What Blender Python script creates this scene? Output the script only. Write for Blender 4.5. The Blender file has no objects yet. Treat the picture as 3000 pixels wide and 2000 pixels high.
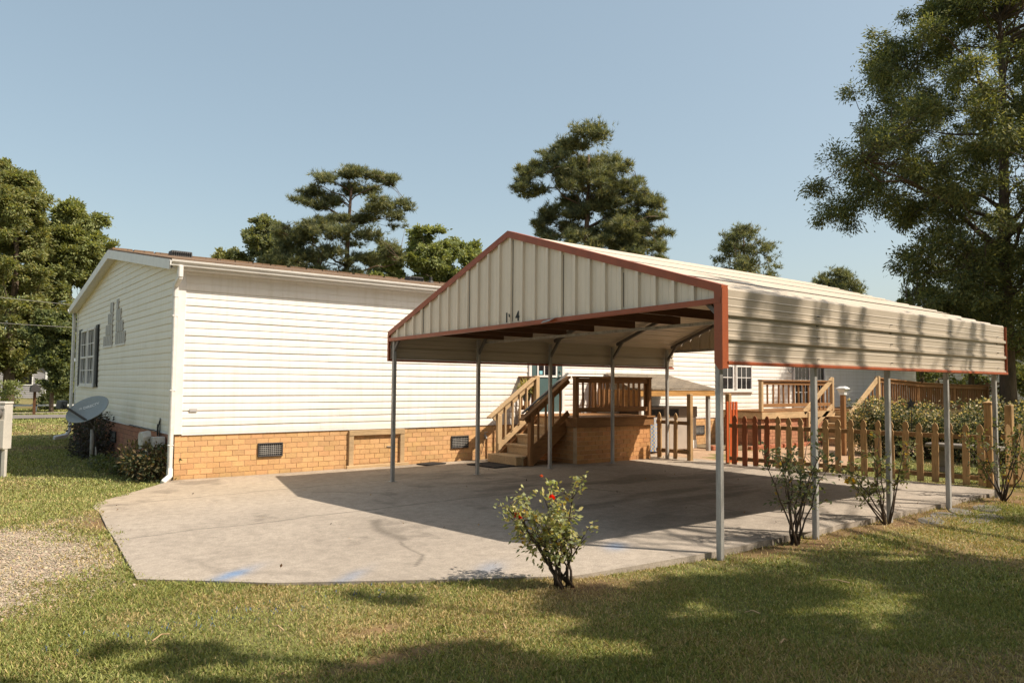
import bpy, bmesh, math, random
import numpy as np
from mathutils import Vector, Matrix
random.seed(7); RNG = np.random.default_rng(11)
S = bpy.context.scene
COL = S.collection
R = math.radians
V = Vector

# ------------------------------------------------------------------ helpers
ORG = {}
def org(o): return ORG[o.name]
def tag(o, label=None, cat=None, group=None, kind=None):
    if label: o['label'] = label
    if cat: o['category'] = cat
    if group: o['group'] = group
    if kind: o['kind'] = kind
    return o
def empty(name, loc, label, cat, group=None):
    o = bpy.data.objects.new(name, None); COL.objects.link(o)
    o.location = loc; o.empty_display_size = .2
    ORG[o.name] = V(loc)
    return tag(o, label, cat, group)
def link(name, me, parent=None, loc=(0,0,0)):
    o = bpy.data.objects.new(name, me); COL.objects.link(o)
    if parent is None:
        o.location = loc; ORG[o.name] = V(loc)
    else:
        o.parent = parent; ORG[o.name] = org(parent)
    return o
def copy_tree(o, parent=None):
    c = o.copy(); COL.objects.link(c); c.parent = parent
    for ch in o.children: copy_tree(ch, c)
    return c

class MB:
    def __init__(s): s.v=[]; s.f=[]; s.m=[]; s.mi=0
    def add(s, vs, fs):
        b=len(s.v); s.v += [tuple(map(float,p)) for p in vs]
        for f in fs: s.f.append([b+i for i in f]); s.m.append(s.mi)
        return s
    def box(s, a, b):
        x0,y0,z0=[min(p,q) for p,q in zip(a,b)]; x1,y1,z1=[max(p,q) for p,q in zip(a,b)]
        return s.add([(x0,y0,z0),(x1,y0,z0),(x1,y1,z0),(x0,y1,z0),(x0,y0,z1),(x1,y0,z1),(x1,y1,z1),(x0,y1,z1)],
          [(0,3,2,1),(4,5,6,7),(0,1,5,4),(1,2,6,5),(2,3,7,6),(3,0,4,7)])
    def bar(s, p, q, w, h, up=(0,0,1), ext=0):
        p=V(p);q=V(q);d=(q-p).normalized();p=p-d*ext;q=q+d*ext
        u=V(up); sd=d.cross(u)
        if sd.length<1e-4: sd=d.cross(V((1,0,0)))
        sd.normalize(); u=sd.cross(d).normalized()
        sd*=w/2;u*=h/2
        vs=[p-sd-u,p+sd-u,p+sd+u,p-sd+u,q-sd-u,q+sd-u,q+sd+u,q-sd+u]
        return s.add(vs,[(0,1,2,3),(7,6,5,4),(0,4,5,1),(1,5,6,2),(2,6,7,3),(3,7,4,0)])
    def prism(s, poly, d):
        n=len(poly); d=V(d)
        vs=[V(p) for p in poly]+[V(p)+d for p in poly]
        fs=[tuple(range(n))[::-1],tuple(range(n,2*n))]+[(i,(i+1)%n,n+(i+1)%n,n+i) for i in range(n)]
        return s.add(vs,fs)
    def quad(s,*p): return s.add(p,[tuple(range(len(p)))])
    def tube(s, pts, rad, n=8, cap=True):
        pts=[V(p) for p in pts]
        if not hasattr(rad,'__len__'): rad=[rad]*len(pts)
        prev=None; vs=[]
        for i,p in enumerate(pts):
            d=(pts[min(i+1,len(pts)-1)]-pts[max(i-1,0)])
            if d.length<1e-6: d=V((0,0,1))
            d.normalize()
            a=prev if prev is not None else (V((0,0,1)) if abs(d.z)<.9 else V((1,0,0)))
            x=d.cross(a)
            if x.length<1e-4: x=d.cross(V((0,1,0)))
            x.normalize(); y=x.cross(d).normalized(); prev=y
            for k in range(n):
                t=2*math.pi*k/n; vs.append(p+(x*math.cos(t)+y*math.sin(t))*rad[i])
        fs=[]
        for i in range(len(pts)-1):
            for k in range(n):
                fs.append((i*n+k,i*n+(k+1)%n,(i+1)*n+(k+1)%n,(i+1)*n+k))
        if cap: fs.append(tuple(range(n))[::-1]); fs.append(tuple(range((len(pts)-1)*n,len(pts)*n)))
        return s.add(vs,fs)
    def strip(s, prof, d):
        """open profile (list of points) swept along d"""
        n=len(prof); d=V(d); vs=[V(p) for p in prof]+[V(p)+d for p in prof]
        return s.add(vs,[(i,i+1,n+i+1,n+i) for i in range(n-1)])
    def build(s, name, mat, parent=None, loc=(0,0,0), smooth=False, bevel=0, solid=0):
        me=bpy.data.meshes.new(name)
        o=link(name, me, parent, loc); g=org(o)
        me.from_pydata([(x-g.x,y-g.y,z-g.z) for x,y,z in s.v],[],s.f)
        for m in (mat if isinstance(mat,(list,tuple)) else [mat]): me.materials.append(m)
        if max(s.m or [0])>0: me.polygons.foreach_set('material_index', s.m)
        bm=bmesh.new(); bm.from_mesh(me); bmesh.ops.recalc_face_normals(bm, faces=bm.faces) if not solid else None; bm.to_mesh(me); bm.free()
        if smooth: me.polygons.foreach_set('use_smooth',[True]*len(me.polygons))
        me.update()
        if bevel:
            b=o.modifiers.new('bevel','BEVEL'); b.width=bevel; b.segments=1; b.limit_method='ANGLE'
        if solid:
            b=o.modifiers.new('solid','SOLIDIFY'); b.thickness=solid; b.offset=0
        return o

def np_mesh(name, verts, faces, nside, mat, parent=None, loc=(0,0,0), col=None, attrs=None, smooth=False):
    """verts Nx3 world, faces Mxnside"""
    me=bpy.data.meshes.new(name); o=link(name,me,parent,loc); g=org(o)
    v=np.asarray(verts,dtype=np.float32)-np.array([g.x,g.y,g.z],dtype=np.float32)
    f=np.asarray(faces,dtype=np.int32)
    me.vertices.add(len(v)); me.vertices.foreach_set('co',v.ravel())
    me.loops.add(f.size); me.loops.foreach_set('vertex_index',f.ravel())
    me.polygons.add(len(f)); me.polygons.foreach_set('loop_start',np.arange(0,f.size,nside,dtype=np.int32))
    try: me.polygons.foreach_set('loop_total',np.full(len(f),nside,dtype=np.int32))
    except Exception: pass
    me.update(calc_edges=True); me.validate()
    me.polygons.foreach_set('use_smooth',np.full(len(me.polygons),bool(smooth)))
    if col is not None:
        a=me.color_attributes.new('Col','FLOAT_COLOR','POINT')
        c=np.ones((len(v),4),dtype=np.float32); c[:,:3]=col; a.data.foreach_set('color',c.ravel())
    for k,val in (attrs or {}).items():
        a=me.attributes.new(k,'FLOAT','POINT'); a.data.foreach_set('value',np.asarray(val,dtype=np.float32))
    me.materials.append(mat)
    return o

def vnoise(x,y,scale,seed=0):
    """smooth 2-D value noise 0..1"""
    r=np.random.default_rng(seed); T=r.random((256,256))
    x=np.asarray(x)*scale+1000; y=np.asarray(y)*scale+1000
    xi=np.floor(x).astype(int); yi=np.floor(y).astype(int); fx=x-xi; fy=y-yi
    fx=fx*fx*(3-2*fx); fy=fy*fy*(3-2*fy)
    g=lambda a,b:T[a%256,b%256]
    return (g(xi,yi)*(1-fx)+g(xi+1,yi)*fx)*(1-fy)+(g(xi,yi+1)*(1-fx)+g(xi+1,yi+1)*fx)*fy
def fbm(x,y,scale,seed=0,oct=4):
    t=0;a=.5;w=0
    for i in range(oct): t=t+a*vnoise(x,y,scale*2**i,seed+i); w+=a; a*=.5
    return t/w
def sstep(a,b,x):
    t=np.clip((np.asarray(x)-a)/(b-a),0,1); return t*t*(3-2*t)

# ------------------------------------------------------------------ materials
def nodes(name):
    m=bpy.data.materials.new(name); m.use_nodes=True
    nt=m.node_tree; nt.nodes.clear()
    out=nt.nodes.new('ShaderNodeOutputMaterial'); p=nt.nodes.new('ShaderNodeBsdfPrincipled')
    nt.links.new(p.outputs[0],out.inputs[0])
    return m,nt,p,out
def N(nt,t,**k):
    n=nt.nodes.new(t)
    for a,b in k.items(): setattr(n,a,b)
    return n
def ramp(nt,fac,stops):
    r=N(nt,'ShaderNodeValToRGB'); e=r.color_ramp.elements
    while len(e)<len(stops): e.new(.5)
    for i,(p,c) in enumerate(stops): e[i].position=p; e[i].color=(c[0],c[1],c[2],1)
    nt.links.new(fac,r.inputs[0]); return r.outputs[0]
def mixc(nt,fac,a,b,mode='MIX'):
    m=N(nt,'ShaderNodeMix',data_type='RGBA',blend_type=mode)
    for s,v in ((m.inputs[0],fac),(m.inputs[6],a),(m.inputs[7],b)):
        if hasattr(v,'is_linked') or hasattr(v,'links'): nt.links.new(v,s)
        elif isinstance(v,(int,float)): s.default_value=v
        else: s.default_value=(v[0],v[1],v[2],1)
    return m.outputs[2]
def coords(nt,scale=(1,1,1),kind='Object'):
    tc=N(nt,'ShaderNodeTexCoord'); mp=N(nt,'ShaderNodeMapping'); mp.inputs['Scale'].default_value=scale
    nt.links.new(tc.outputs[kind],mp.inputs[0]); return mp.outputs[0]
def noise(nt,vec,scale,detail=4,rough=.6):
    n=N(nt,'ShaderNodeTexNoise'); n.inputs['Scale'].default_value=scale; n.inputs['Detail'].default_value=detail; n.inputs['Roughness'].default_value=rough
    nt.links.new(vec,n.inputs['Vector']); return n.outputs['Fac']
def bump(nt,p,h,strength,dist=.01):
    b=N(nt,'ShaderNodeBump'); b.inputs['Strength'].default_value=strength; b.inputs['Distance'].default_value=dist
    nt.links.new(h,b.inputs['Height']); nt.links.new(b.outputs[0],p.inputs['Normal'])
def scl(c,k): return tuple(min(1,x*k) for x in c)
def M(name,c,rough=.6,var=.18,scale=6,stretch=(1,1,1),bmp=.1,bscale=80,metal=0,spec=.4,c2=None,fine=.5):
    m,nt,p,o=nodes(name); vec=coords(nt,stretch)
    n1=noise(nt,vec,scale,5,.65); n2=noise(nt,vec,bscale,3,.6)
    c2=c2 or scl(c,1-var*1.6)
    col=ramp(nt,n1,[(.3,c2),(.62,c),(.85,scl(c,1+var*.5))])
    dk=ramp(nt,n2,[(.2,(1-fine*var*2,)*3),(.7,(1,1,1))])
    col=mixc(nt,1.0,col,dk,'MULTIPLY')
    nt.links.new(col,p.inputs['Base Color'])
    p.inputs['Roughness'].default_value=rough; p.inputs['Metallic'].default_value=metal; p.inputs['Specular IOR Level'].default_value=spec
    if bmp: bump(nt,p,n2,bmp,.01)
    return m
def wood(name,c,axis,dark=.5,weather=.25,grey=None):
    st=[9,9,9]; st[axis]=.7
    m,nt,p,o=nodes(name); vec=coords(nt,tuple(st)); v2=coords(nt)
    n1=noise(nt,vec,3.2,6,.7); n2=noise(nt,vec,12,4,.7); n3=noise(nt,v2,2.2,4,.6)
    col=ramp(nt,n1,[(.25,scl(c,dark)),(.5,c),(.8,scl(c,1.22))])
    col=mixc(nt,1.0,col,ramp(nt,n2,[(.25,(.7,.66,.6)),(.55,(1,1,1))]),'MULTIPLY')
    g=grey or scl(c,.55)
    col=mixc(nt,ramp(nt,n3,[(.42,(0,0,0)),(.72,(weather*2,)*3)]),col,g)
    nt.links.new(col,p.inputs['Base Color']); p.inputs['Roughness'].default_value=.75; p.inputs['Specular IOR Level'].default_value=.25
    bump(nt,p,n2,.25,.006)
    return m
def brick(name,ca,cb,mort,bw=.2,bh=.095,ms=.007,plane='xz',bmp=.6,off=.5):
    m,nt,p,o=nodes(name)
    tc=N(nt,'ShaderNodeTexCoord'); sx=N(nt,'ShaderNodeSeparateXYZ'); nt.links.new(tc.outputs['Object'],sx.inputs[0])
    cb_=N(nt,'ShaderNodeCombineXYZ')
    if plane=='xz':
        ad=N(nt,'ShaderNodeMath',operation='ADD'); nt.links.new(sx.outputs[0],ad.inputs[0]); nt.links.new(sx.outputs[1],ad.inputs[1])
        nt.links.new(ad.outputs[0],cb_.inputs[0]); nt.links.new(sx.outputs[2],cb_.inputs[1])
    else:
        nt.links.new(sx.outputs[0],cb_.inputs[0]); nt.links.new(sx.outputs[1],cb_.inputs[1])
    wob=N(nt,'ShaderNodeTexNoise'); wob.inputs['Scale'].default_value=9; nt.links.new(tc.outputs['Object'],wob.inputs['Vector'])
    vm=N(nt,'ShaderNodeVectorMath',operation='SCALE'); vm.inputs['Scale'].default_value=.012; nt.links.new(wob.outputs['Color'],vm.inputs[0])
    va=N(nt,'ShaderNodeVectorMath',operation='ADD'); nt.links.new(cb_.outputs[0],va.inputs[0]); nt.links.new(vm.outputs[0],va.inputs[1])
    b=N(nt,'ShaderNodeTexBrick'); b.offset=off
    for k,v in (('Scale',1),('Mortar Size',ms),('Mortar Smooth',.25),('Bias',0),('Brick Width',bw),('Row Height',bh)): b.inputs[k].default_value=v
    b.inputs['Color1'].default_value=(*ca,1); b.inputs['Color2'].default_value=(*cb,1); b.inputs['Mortar'].default_value=(*mort,1)
    nt.links.new(va.outputs[0],b.inputs['Vector'])
    n2=noise(nt,tc.outputs['Object'],26,5,.7); n3=noise(nt,tc.outputs['Object'],1.3,4,.6)
    col=mixc(nt,1.0,b.outputs['Color'],ramp(nt,n2,[(.3,(.74,.72,.7)),(.6,(1,1,1))]),'MULTIPLY')
    col=mixc(nt,1.0,col,ramp(nt,n3,[(.3,(.8,.78,.76)),(.65,(1.0,1.0,1.0))]),'MULTIPLY')
    nt.links.new(col,p.inputs['Base Color']); p.inputs['Roughness'].default_value=.8; p.inputs['Specular IOR Level'].default_value=.25
    inv=N(nt,'ShaderNodeMath',operation='SUBTRACT'); inv.inputs[0].default_value=1; nt.links.new(b.outputs['Fac'],inv.inputs[1])
    ad2=N(nt,'ShaderNodeMath',operation='MULTIPLY_ADD'); nt.links.new(n2,ad2.inputs[0]); ad2.inputs[1].default_value=.5; nt.links.new(inv.outputs[0],ad2.inputs[2])
    bump(nt,p,ad2.outputs[0],bmp,.012)
    return m
def leafmat(name,trans=.35,rough=.55,tint=(1,1,1)):
    m,nt,p,o=nodes(name)
    a=N(nt,'ShaderNodeAttribute',attribute_name='Col')
    col=mixc(nt,1.0,a.outputs['Color'],tint,'MULTIPLY')
    nt.links.new(col,p.inputs['Base Color']); p.inputs['Roughness'].default_value=rough; p.inputs['Specular IOR Level'].default_value=.3
    t=N(nt,'ShaderNodeBsdfTranslucent'); nt.links.new(mixc(nt,1.0,col,(1.25,1.15,.5),'MULTIPLY'),t.inputs[0])
    mx=N(nt,'ShaderNodeMixShader'); mx.inputs[0].default_value=trans
    nt.links.new(p.outputs[0],mx.inputs[1]); nt.links.new(t.outputs[0],mx.inputs[2]); nt.links.new(mx.outputs[0],o.inputs[0])
    return m
def glass(name,c=(.02,.022,.025)):
    m,nt,p,o=nodes(name); p.inputs['Base Color'].default_value=(*c,1); p.inputs['Roughness'].default_value=.08; p.inputs['Specular IOR Level'].default_value=.8
    n=noise(nt,coords(nt),3,2); bump(nt,p,n,.02,.01); return m

def vinyl(name,c,dirt):
    m,nt,p,o=nodes(name); v=coords(nt); n1=noise(nt,v,2.0,4,.6); n2=noise(nt,coords(nt,(7,7,.5)),1.6,5,.65); n3=noise(nt,coords(nt,(1.2,1.2,1)),1.1,5,.7)
    col=mixc(nt,1.0,c,ramp(nt,n1,[(.3,(.955,.95,.94)),(.65,(1,1,1))]),'MULTIPLY')
    col=mixc(nt,1.0,col,ramp(nt,n2,[(.34,(.93,.92,.89)),(.52,(1,1,1))]),'MULTIPLY')
    sx=N(nt,'ShaderNodeSeparateXYZ'); tc=N(nt,'ShaderNodeTexCoord'); nt.links.new(tc.outputs['Object'],sx.inputs[0])
    mr=N(nt,'ShaderNodeMapRange'); mr.inputs[1].default_value=.65; mr.inputs[2].default_value=1.5; mr.inputs[3].default_value=1; mr.inputs[4].default_value=0; nt.links.new(sx.outputs[2],mr.inputs[0])
    mm=N(nt,'ShaderNodeMath',operation='MULTIPLY'); nt.links.new(mr.outputs[0],mm.inputs[0]); nt.links.new(ramp(nt,n3,[(.42,(0,0,0)),(.75,(1,1,1))]),mm.inputs[1])
    col=mixc(nt,mm.outputs[0],col,dirt); nt.links.new(col,p.inputs['Base Color']); p.inputs['Roughness'].default_value=.45; p.inputs['Specular IOR Level'].default_value=.35
    bump(nt,p,n1,.03,.01); return m
VINYL=vinyl('white_vinyl',(.80,.758,.71),(.64,.60,.51))
VINYL_G=vinyl('cream_vinyl',(.82,.765,.66),(.60,.58,.44))
TRIMW=M('white_trim',(.78,.75,.72),.4,.07,5,bmp=.02)
GUTTER=M('gutter_enamel',(.74,.71,.67),.35,.1,4,stretch=(1,4,4),bmp=.02)
BRICK=brick('buff_brick',(.62,.36,.165),(.53,.295,.13),(.31,.17,.085),.188,.084,.0055,'xz',.9)
BRICKG=brick('rose_brick',(.40,.185,.115),(.33,.15,.095),(.19,.09,.06),.188,.084,.006)
PAVER=brick('paver',(.50,.34,.22),(.42,.28,.18),(.3,.2,.13),.22,.11,.006,'xy',.3)
SHINGLE=brick('brown_shingle',(.25,.165,.10),(.17,.11,.07),(.06,.04,.03),.3,.14,.006,'xy',.6)
SHINGLE2=brick('grey_shingle',(.27,.22,.165),(.20,.165,.125),(.09,.075,.06),.3,.10,.008,'xy',.8)
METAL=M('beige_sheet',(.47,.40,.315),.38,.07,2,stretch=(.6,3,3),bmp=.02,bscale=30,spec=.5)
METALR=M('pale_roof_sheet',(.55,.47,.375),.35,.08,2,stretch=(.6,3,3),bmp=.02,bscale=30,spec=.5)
METALV=M('beige_gable_sheet',(.80,.68,.535),.42,.07,2,stretch=(3,3,.6),bmp=.02,bscale=30,spec=.4)  # colour raised above the other beige sheets to brighten the shaded gable
RUST=M('rust_trim',(.37,.088,.030),.45,.15,6,bmp=.03,spec=.45)
GALV=M('galvanised_post',(.47,.45,.42),.5,.22,5,stretch=(3,3,.6),bmp=.03,metal=.15,c2=(.27,.25,.23))
DKSTEEL=M('dark_frame',(.16,.145,.13),.5,.2,5,metal=.2,bmp=.03)
WX,WY,WZ=[wood('deck_wood_'+'xyz'[i],(.29,.145,.058),i) for i in range(3)]  # deck wood darkened so its colour carries the carport's shade
TX,TY,TZ=[wood('tan_wood_'+'xyz'[i],(.52,.36,.20),i,.65) for i in range(3)]  # paler wood copy with the stairs' sunlit tone in its colour
FENCE=wood('fence_wood',(.47,.30,.145),2,.5,.35,(.13,.085,.04))
FENCEX=wood('fence_rail_wood',(.28,.165,.075),1,.5,.35,(.13,.085,.04))
FENCER=wood('reddish_fence_wood',(.30,.10,.045),2,.6,.2)
BEAMW=wood('raw_beam',(.46,.25,.085),0,.6)
DARKW=wood('dark_lumber',(.10,.045,.02),0,.6)
REDP=M('orange_red_paint',(.52,.095,.02),.5,.18,5,stretch=(4,4,.6),bmp=.1)
GLASS=glass('window_glass'); GLASSD=glass('door_glass',(.01,.01,.012))
BLACK=M('black_paint',(.012,.012,.013),.5,.2,5,bmp=.05)
DGREY=M('dark_grey_plastic',(.055,.05,.048),.55,.2,8,bmp=.05)
TEAL=M('teal_door_paint',(.075,.125,.125),.4,.08,4,bmp=.02)
CHROME=M('satin_nickel',(.55,.53,.5),.3,.1,5,metal=.9,bmp=0)
DISH=M('dish_grey',(.30,.33,.33),.42,.1,3,bmp=.02)
WHITEP=M('white_print',(.72,.72,.70),.5,.05,5,bmp=0)
BOX=M('meter_enamel',(.60,.56,.50),.45,.12,5,bmp=.03)
BARK=M('bark',(.16,.115,.08),.9,.3,3,stretch=(4,4,.8),bmp=.8,bscale=18)
PBARK=M('pine_bark',(.20,.125,.085),.9,.3,3,stretch=(4,4,.8),bmp=.8,bscale=14)
STEM=M('rose_cane',(.11,.075,.05),.8,.35,12,bmp=.3,bscale=120)
LEAF=leafmat('leaf',.42); LEAFD=leafmat('dense_leaf',.05); GRASSM=leafmat('grass_blade',.22,.6); PETAL=leafmat('petal',.3,.5)
NEEDLE=leafmat('pine_needle',.35,.6)
CREAM=M('cream_plastic',(.62,.60,.56),.5,.2,6,bmp=.1,c2=(.4,.37,.33))
RUBBER=M('black_mat',(.03,.026,.024),.9,.4,20,bmp=.6,bscale=160)
STONE=M('flagstone',(.20,.18,.155),.85,.25,5,bmp=.4,bscale=30)
CONC=M('bench_concrete',(.24,.21,.18),.85,.2,6,bmp=.3)
TERRA=M('terracotta',(.40,.14,.07),.8,.2,8,bmp=.2)
CABLE=M('cable_black',(.015,.015,.016),.5,.1,8,bmp=0)
WIREG=M('wire_grey',(.25,.24,.22),.5,.1,8,bmp=0)

# ------------------------------------------------------------------ terrain
def gz(x,y):
    x=np.asarray(x,dtype=float); y=np.asarray(y,dtype=float)
    d=sstep(.6,2.4,x)*sstep(-7.0,-7.6,y)*.035
    return -.02-d+ (fbm(x,y,.7,5,3)-.5)*.035
SLAB_X1=9.25
def slab_left(y):
    ys=np.array([-7.66,-7.64,-7.56,-7.05,-6.4,-5.72,-4.0,-2.4,-2.0,-1.6,-.8,0.0])
    xs=np.array([2.6, 2.0, 1.03, .14,-.92,-1.67,-1.50,-1.37,-1.36,-1.24,-.62,-.02])
    return np.interp(y,ys,xs)
def in_slab(x,y,m=0.0):
    return (y>-7.66-m)&(y<.0)&(x>slab_left(y)-m)&(x<SLAB_X1)
def grassy(x,y):
    """0..1 how much grass grows"""
    g=np.ones_like(x)
    g*=~in_slab(x,y,-(.0+.10*sstep(.45,.85,vnoise(x,y,5,77))+.02))
    g*=~((x>-.0)&(y>-.02)&(y<9.5)&(x<24.2))
    g*=~((x>9.2)&(x<16.4)&(y>-4.6)&(y<.0))
    g*=~((y>21.4)&(y<24.6))
    gr=gravel_amt(x,y); g*=1-.93*gr
    g*=1-.95*bare_amt(x,y)
    return g
def gravel_amt(x,y):
    n=fbm(x,y,1.2,31,4)-.5
    a=sstep(.6,-.1,(x+2.0+n*1.3)/1.0+.9*np.clip(-(y+4.9),0,9)*.45)*sstep(-2.55,-3.2,y+n*.5)*sstep(-7.2,-5.6,y-n*.8+(x+2.5)*.25)
    return np.clip(a,0,1)
BUSH=[(.80,-7.70),(3.74,-7.80),(5.47,-7.80),(8.42,-7.96)]
def bare_amt(x,y):
    b=np.zeros_like(x)
    for bx,by in BUSH: b=np.maximum(b,np.exp(-(((x-bx-.15)/.5)**2+((y-by+.1)/.28)**2)))
    # worn strip beside the slab edge, dry patches
    b=np.maximum(b,.9*sstep(2.0,3.2,x)*np.exp(-((y+7.8)/.2)**2)*(x<9.6))
    b=np.maximum(b,.8*sstep(9.1,9.8,x)*np.exp(-((y+8.0)/.55)**2))
    n=fbm(x,y,.55,71,4); b=np.maximum(b,sstep(.60,.72,n)*.55)
    for px,py,rx,ry in ((-1.45,-3.0,.25,.5),(-.9,-8.2,.5,.12),(-.75,-7.75,.28,.12),(-1.4,-3.2,.3,.3)):
        b=np.maximum(b,np.exp(-(((x-px)/rx)**2+((y-py)/ry)**2)))
    return np.clip(b,0,1)
def ground_col(x,y):
    n=fbm(x,y,3.0,91,4)[:,None]; n2=fbm(x,y,.35,17,3)[:,None]
    soil=np.array([.19,.115,.06]); green=np.array([.15,.15,.05]); tan=np.array([.33,.25,.12])
    c=green*(.7+.6*n)+0*soil
    c=c*(1-.45*sstep(.4,.7,n2))+tan*(.45*sstep(.4,.7,n2))
    b=bare_amt(x,y)[:,None]; c=c*(1-b)+(soil*(.75+.6*n))*b
    g=gravel_amt(x,y)[:,None]; c=c*(1-g)+np.array([.40,.33,.25])*(.7+.6*n)*g
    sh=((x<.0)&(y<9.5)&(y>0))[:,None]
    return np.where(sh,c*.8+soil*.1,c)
def vcmat(name,rough=.9,bscale=45,bs=.5,spec=.15,mot=1.0):
    m,nt,p,o=nodes(name); a=N(nt,'ShaderNodeAttribute',attribute_name='Col'); vec=coords(nt)
    n=noise(nt,vec,bscale,4,.7); n2=noise(nt,vec,9,4,.7)
    col=mixc(nt,1.0,a.outputs['Color'],ramp(nt,n,[(.25,(1-.4*mot,)*3),(.7,(1+.15*mot,)*3)]),'MULTIPLY')
    col=mixc(nt,1.0,col,ramp(nt,n2,[(.3,(1-.2*mot,)*3),(.7,(1+.1*mot,)*3)]),'MULTIPLY')
    nt.links.new(col,p.inputs['Base Color']); p.inputs['Roughness'].default_value=rough; p.inputs['Specular IOR Level'].default_value=spec
    bump(nt,p,n,bs,.015); return m
SOILM=vcmat('lawn_ground')
def grid(xs,ys):
    X,Y=np.meshgrid(xs,ys); nx,ny=len(xs),len(ys); i=np.arange(nx*ny).reshape(ny,nx)
    f=np.stack([i[:-1,:-1],i[:-1,1:],i[1:,1:],i[1:,:-1]],-1).reshape(-1,4)
    return X.ravel(),Y.ravel(),f
xs=np.concatenate([np.linspace(-40,-8,33)[:-1],np.arange(-8,14,.12),np.linspace(14,60,60)])
ys=np.concatenate([np.linspace(-40,-13,20)[:-1],np.arange(-13,6,.12),np.linspace(6,60,110)])
X,Y,f=grid(xs,ys)
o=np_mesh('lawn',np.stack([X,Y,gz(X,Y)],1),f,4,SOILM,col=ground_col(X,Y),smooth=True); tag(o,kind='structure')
FAR=M('far_ground',(.20,.20,.075),.9,.3,.05,bmp=0,c2=(.16,.13,.06))
o=MB().quad((-900,-900,-.16),(900,-900,-.16),(900,900,-.16),(-900,900,-.16)).build('ground',FAR); tag(o,kind='structure')
ASPH=M('road_asphalt',(.20,.175,.155),.9,.12,2,bmp=.3,bscale=60)
xs=np.linspace(-60,60,61); X,Y,f=grid(xs,np.linspace(21.4,24.6,4))
o=np_mesh('road',np.stack([X,Y,gz(X,Y)+.035],1),f,4,ASPH); tag(o,kind='structure')
GRVM=M('verge_gravel',(.42,.36,.27),.95,.25,6,bmp=.5)
X,Y,f=grid(xs,np.linspace(26.6,27.5,3))
o=np_mesh('gravel_verge',np.stack([X,Y,gz(X,Y)+.03],1),f,4,GRVM); tag(o,kind='structure')

# slab with stains as wear
rows=np.concatenate([np.linspace(-7.66,-5.5,120)[:-1],np.linspace(-5.5,-.022,170)]); ncol=330
u=np.linspace(0,1,ncol)
xl=slab_left(rows)+ (vnoise(rows,rows*0,2,3)-.5)*.03
X=xl[:,None]+(SLAB_X1-xl)[:,None]*u[None,:]; Y=np.repeat(rows[:,None],ncol,1)
yj=Y.copy(); yj[0,:]+= (vnoise(X[0],X[0]*0,4,8)-.5)*.05
def seg_d(px,py,pts):
    d=np.full(px.shape,9.)
    for (ax,ay),(bx,by) in zip(pts[:-1],pts[1:]):
        vx,vy=bx-ax,by-ay; t=np.clip(((px-ax)*vx+(py-ay)*vy)/(vx*vx+vy*vy),0,1)
        d=np.minimum(d,np.hypot(px-ax-t*vx,py-ay-t*vy))
    return d
wx=X+(fbm(X,Y,2.5,41,3)-.5)*.12; wy=Y+(fbm(X,Y,2.5,47,3)-.5)*.12
st=np.zeros_like(X)
for pts,w,k in (([(-1.5,-4.1),(1.2,-3.95),(4.5,-3.8),(9.2,-3.75)],.020,.85),([(-1.35,-1.95),(2,-1.75),(6,-1.6)],.018,.75),
        ([(.9,-4.6),(.7,-5.1),(.62,-5.6)],.085,.8),([(.62,-5.55),(.45,-6.0),(.42,-6.3),(.2,-6.6)],.016,.9),
        ([(1.2,-2.3),(1.9,-2.9),(1.8,-3.4)],.035,.5),([(3.0,-2.4),(4.0,-3.3),(4.6,-4.6)],.03,.6),([(4.6,-7.8),(4.5,-4),(4.7,-.3)],.018,.7),([(-1.2,-5.2),(-1.1,-5.9),(-.6,-6.3)],.06,.3),([(2.2,-6.9),(3.5,-6.0),(5.5,-5.7)],.05,.35),([(6.2,-7.5),(6.3,-4),(6.2,-1.8)],.018,.6)):
    d=seg_d(wx,wy,pts); st=np.maximum(st,k*np.exp(-(d/w)**2))
big=fbm(X,Y,.5,61,4); st=np.maximum(st,.38*sstep(.5,.75,big)*(.4+.6*sstep(1.5,3.5,X)))
st=np.maximum(st,.62*sstep(.55,.7,fbm(X*.35,Y,1.6,67,4))*sstep(2.0,3.5,X))
st=np.maximum(st,.5*sstep(.60,.74,fbm(X,Y,2.6,64,4))*sstep(.45,.62,fbm(X,Y,.6,65,2)))
st=np.clip(st+.22*(fbm(X,Y,5,63,4)-.5),0,1)
warm=np.exp(-((Y+1.2)/1.5)**2)
base=np.array([.395,.338,.28])
c=base[None,None]*(1-.6*st[...,None])*(1+.10*(fbm(X,Y,1.1,73,4)-.5)[...,None]*2)
c=c*(1+warm[...,None]*np.array([.06,.0,-.10]))
spk=np.random.default_rng(5).random(X.shape); c=c*(.93+.14*spk[...,None])
for bx,by,rx,ry,k in ((-1.06,-6.02,.34,.10,.62),(-.38,-6.6,.36,.09,.3),(.66,-6.98,.26,.13,.3),(2.03,-7.02,.22,.12,.5)):
    d=((X-bx)*np.cos(.65)-(Y-by)*np.sin(.65)*-1)**2/rx**2+(-(X-bx)*np.sin(.65)+(Y-by)*np.cos(.65))**2/ry**2
    a=np.clip(k*np.exp(-d*1.6)*(.55+.9*fbm(X,Y,7,83,3)),0,.9)[...,None]; c=c*(1-a)+np.array([.10,.24,.46])*a
i=np.arange(X.size).reshape(X.shape)
f=np.stack([i[:-1,:-1],i[:-1,1:],i[1:,1:],i[1:,:-1]],-1).reshape(-1,4)
v=np.stack([X,yj,np.zeros_like(X)+(fbm(X,Y,.8,9,2)-.5)*.006],-1).reshape(-1,3)
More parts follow.
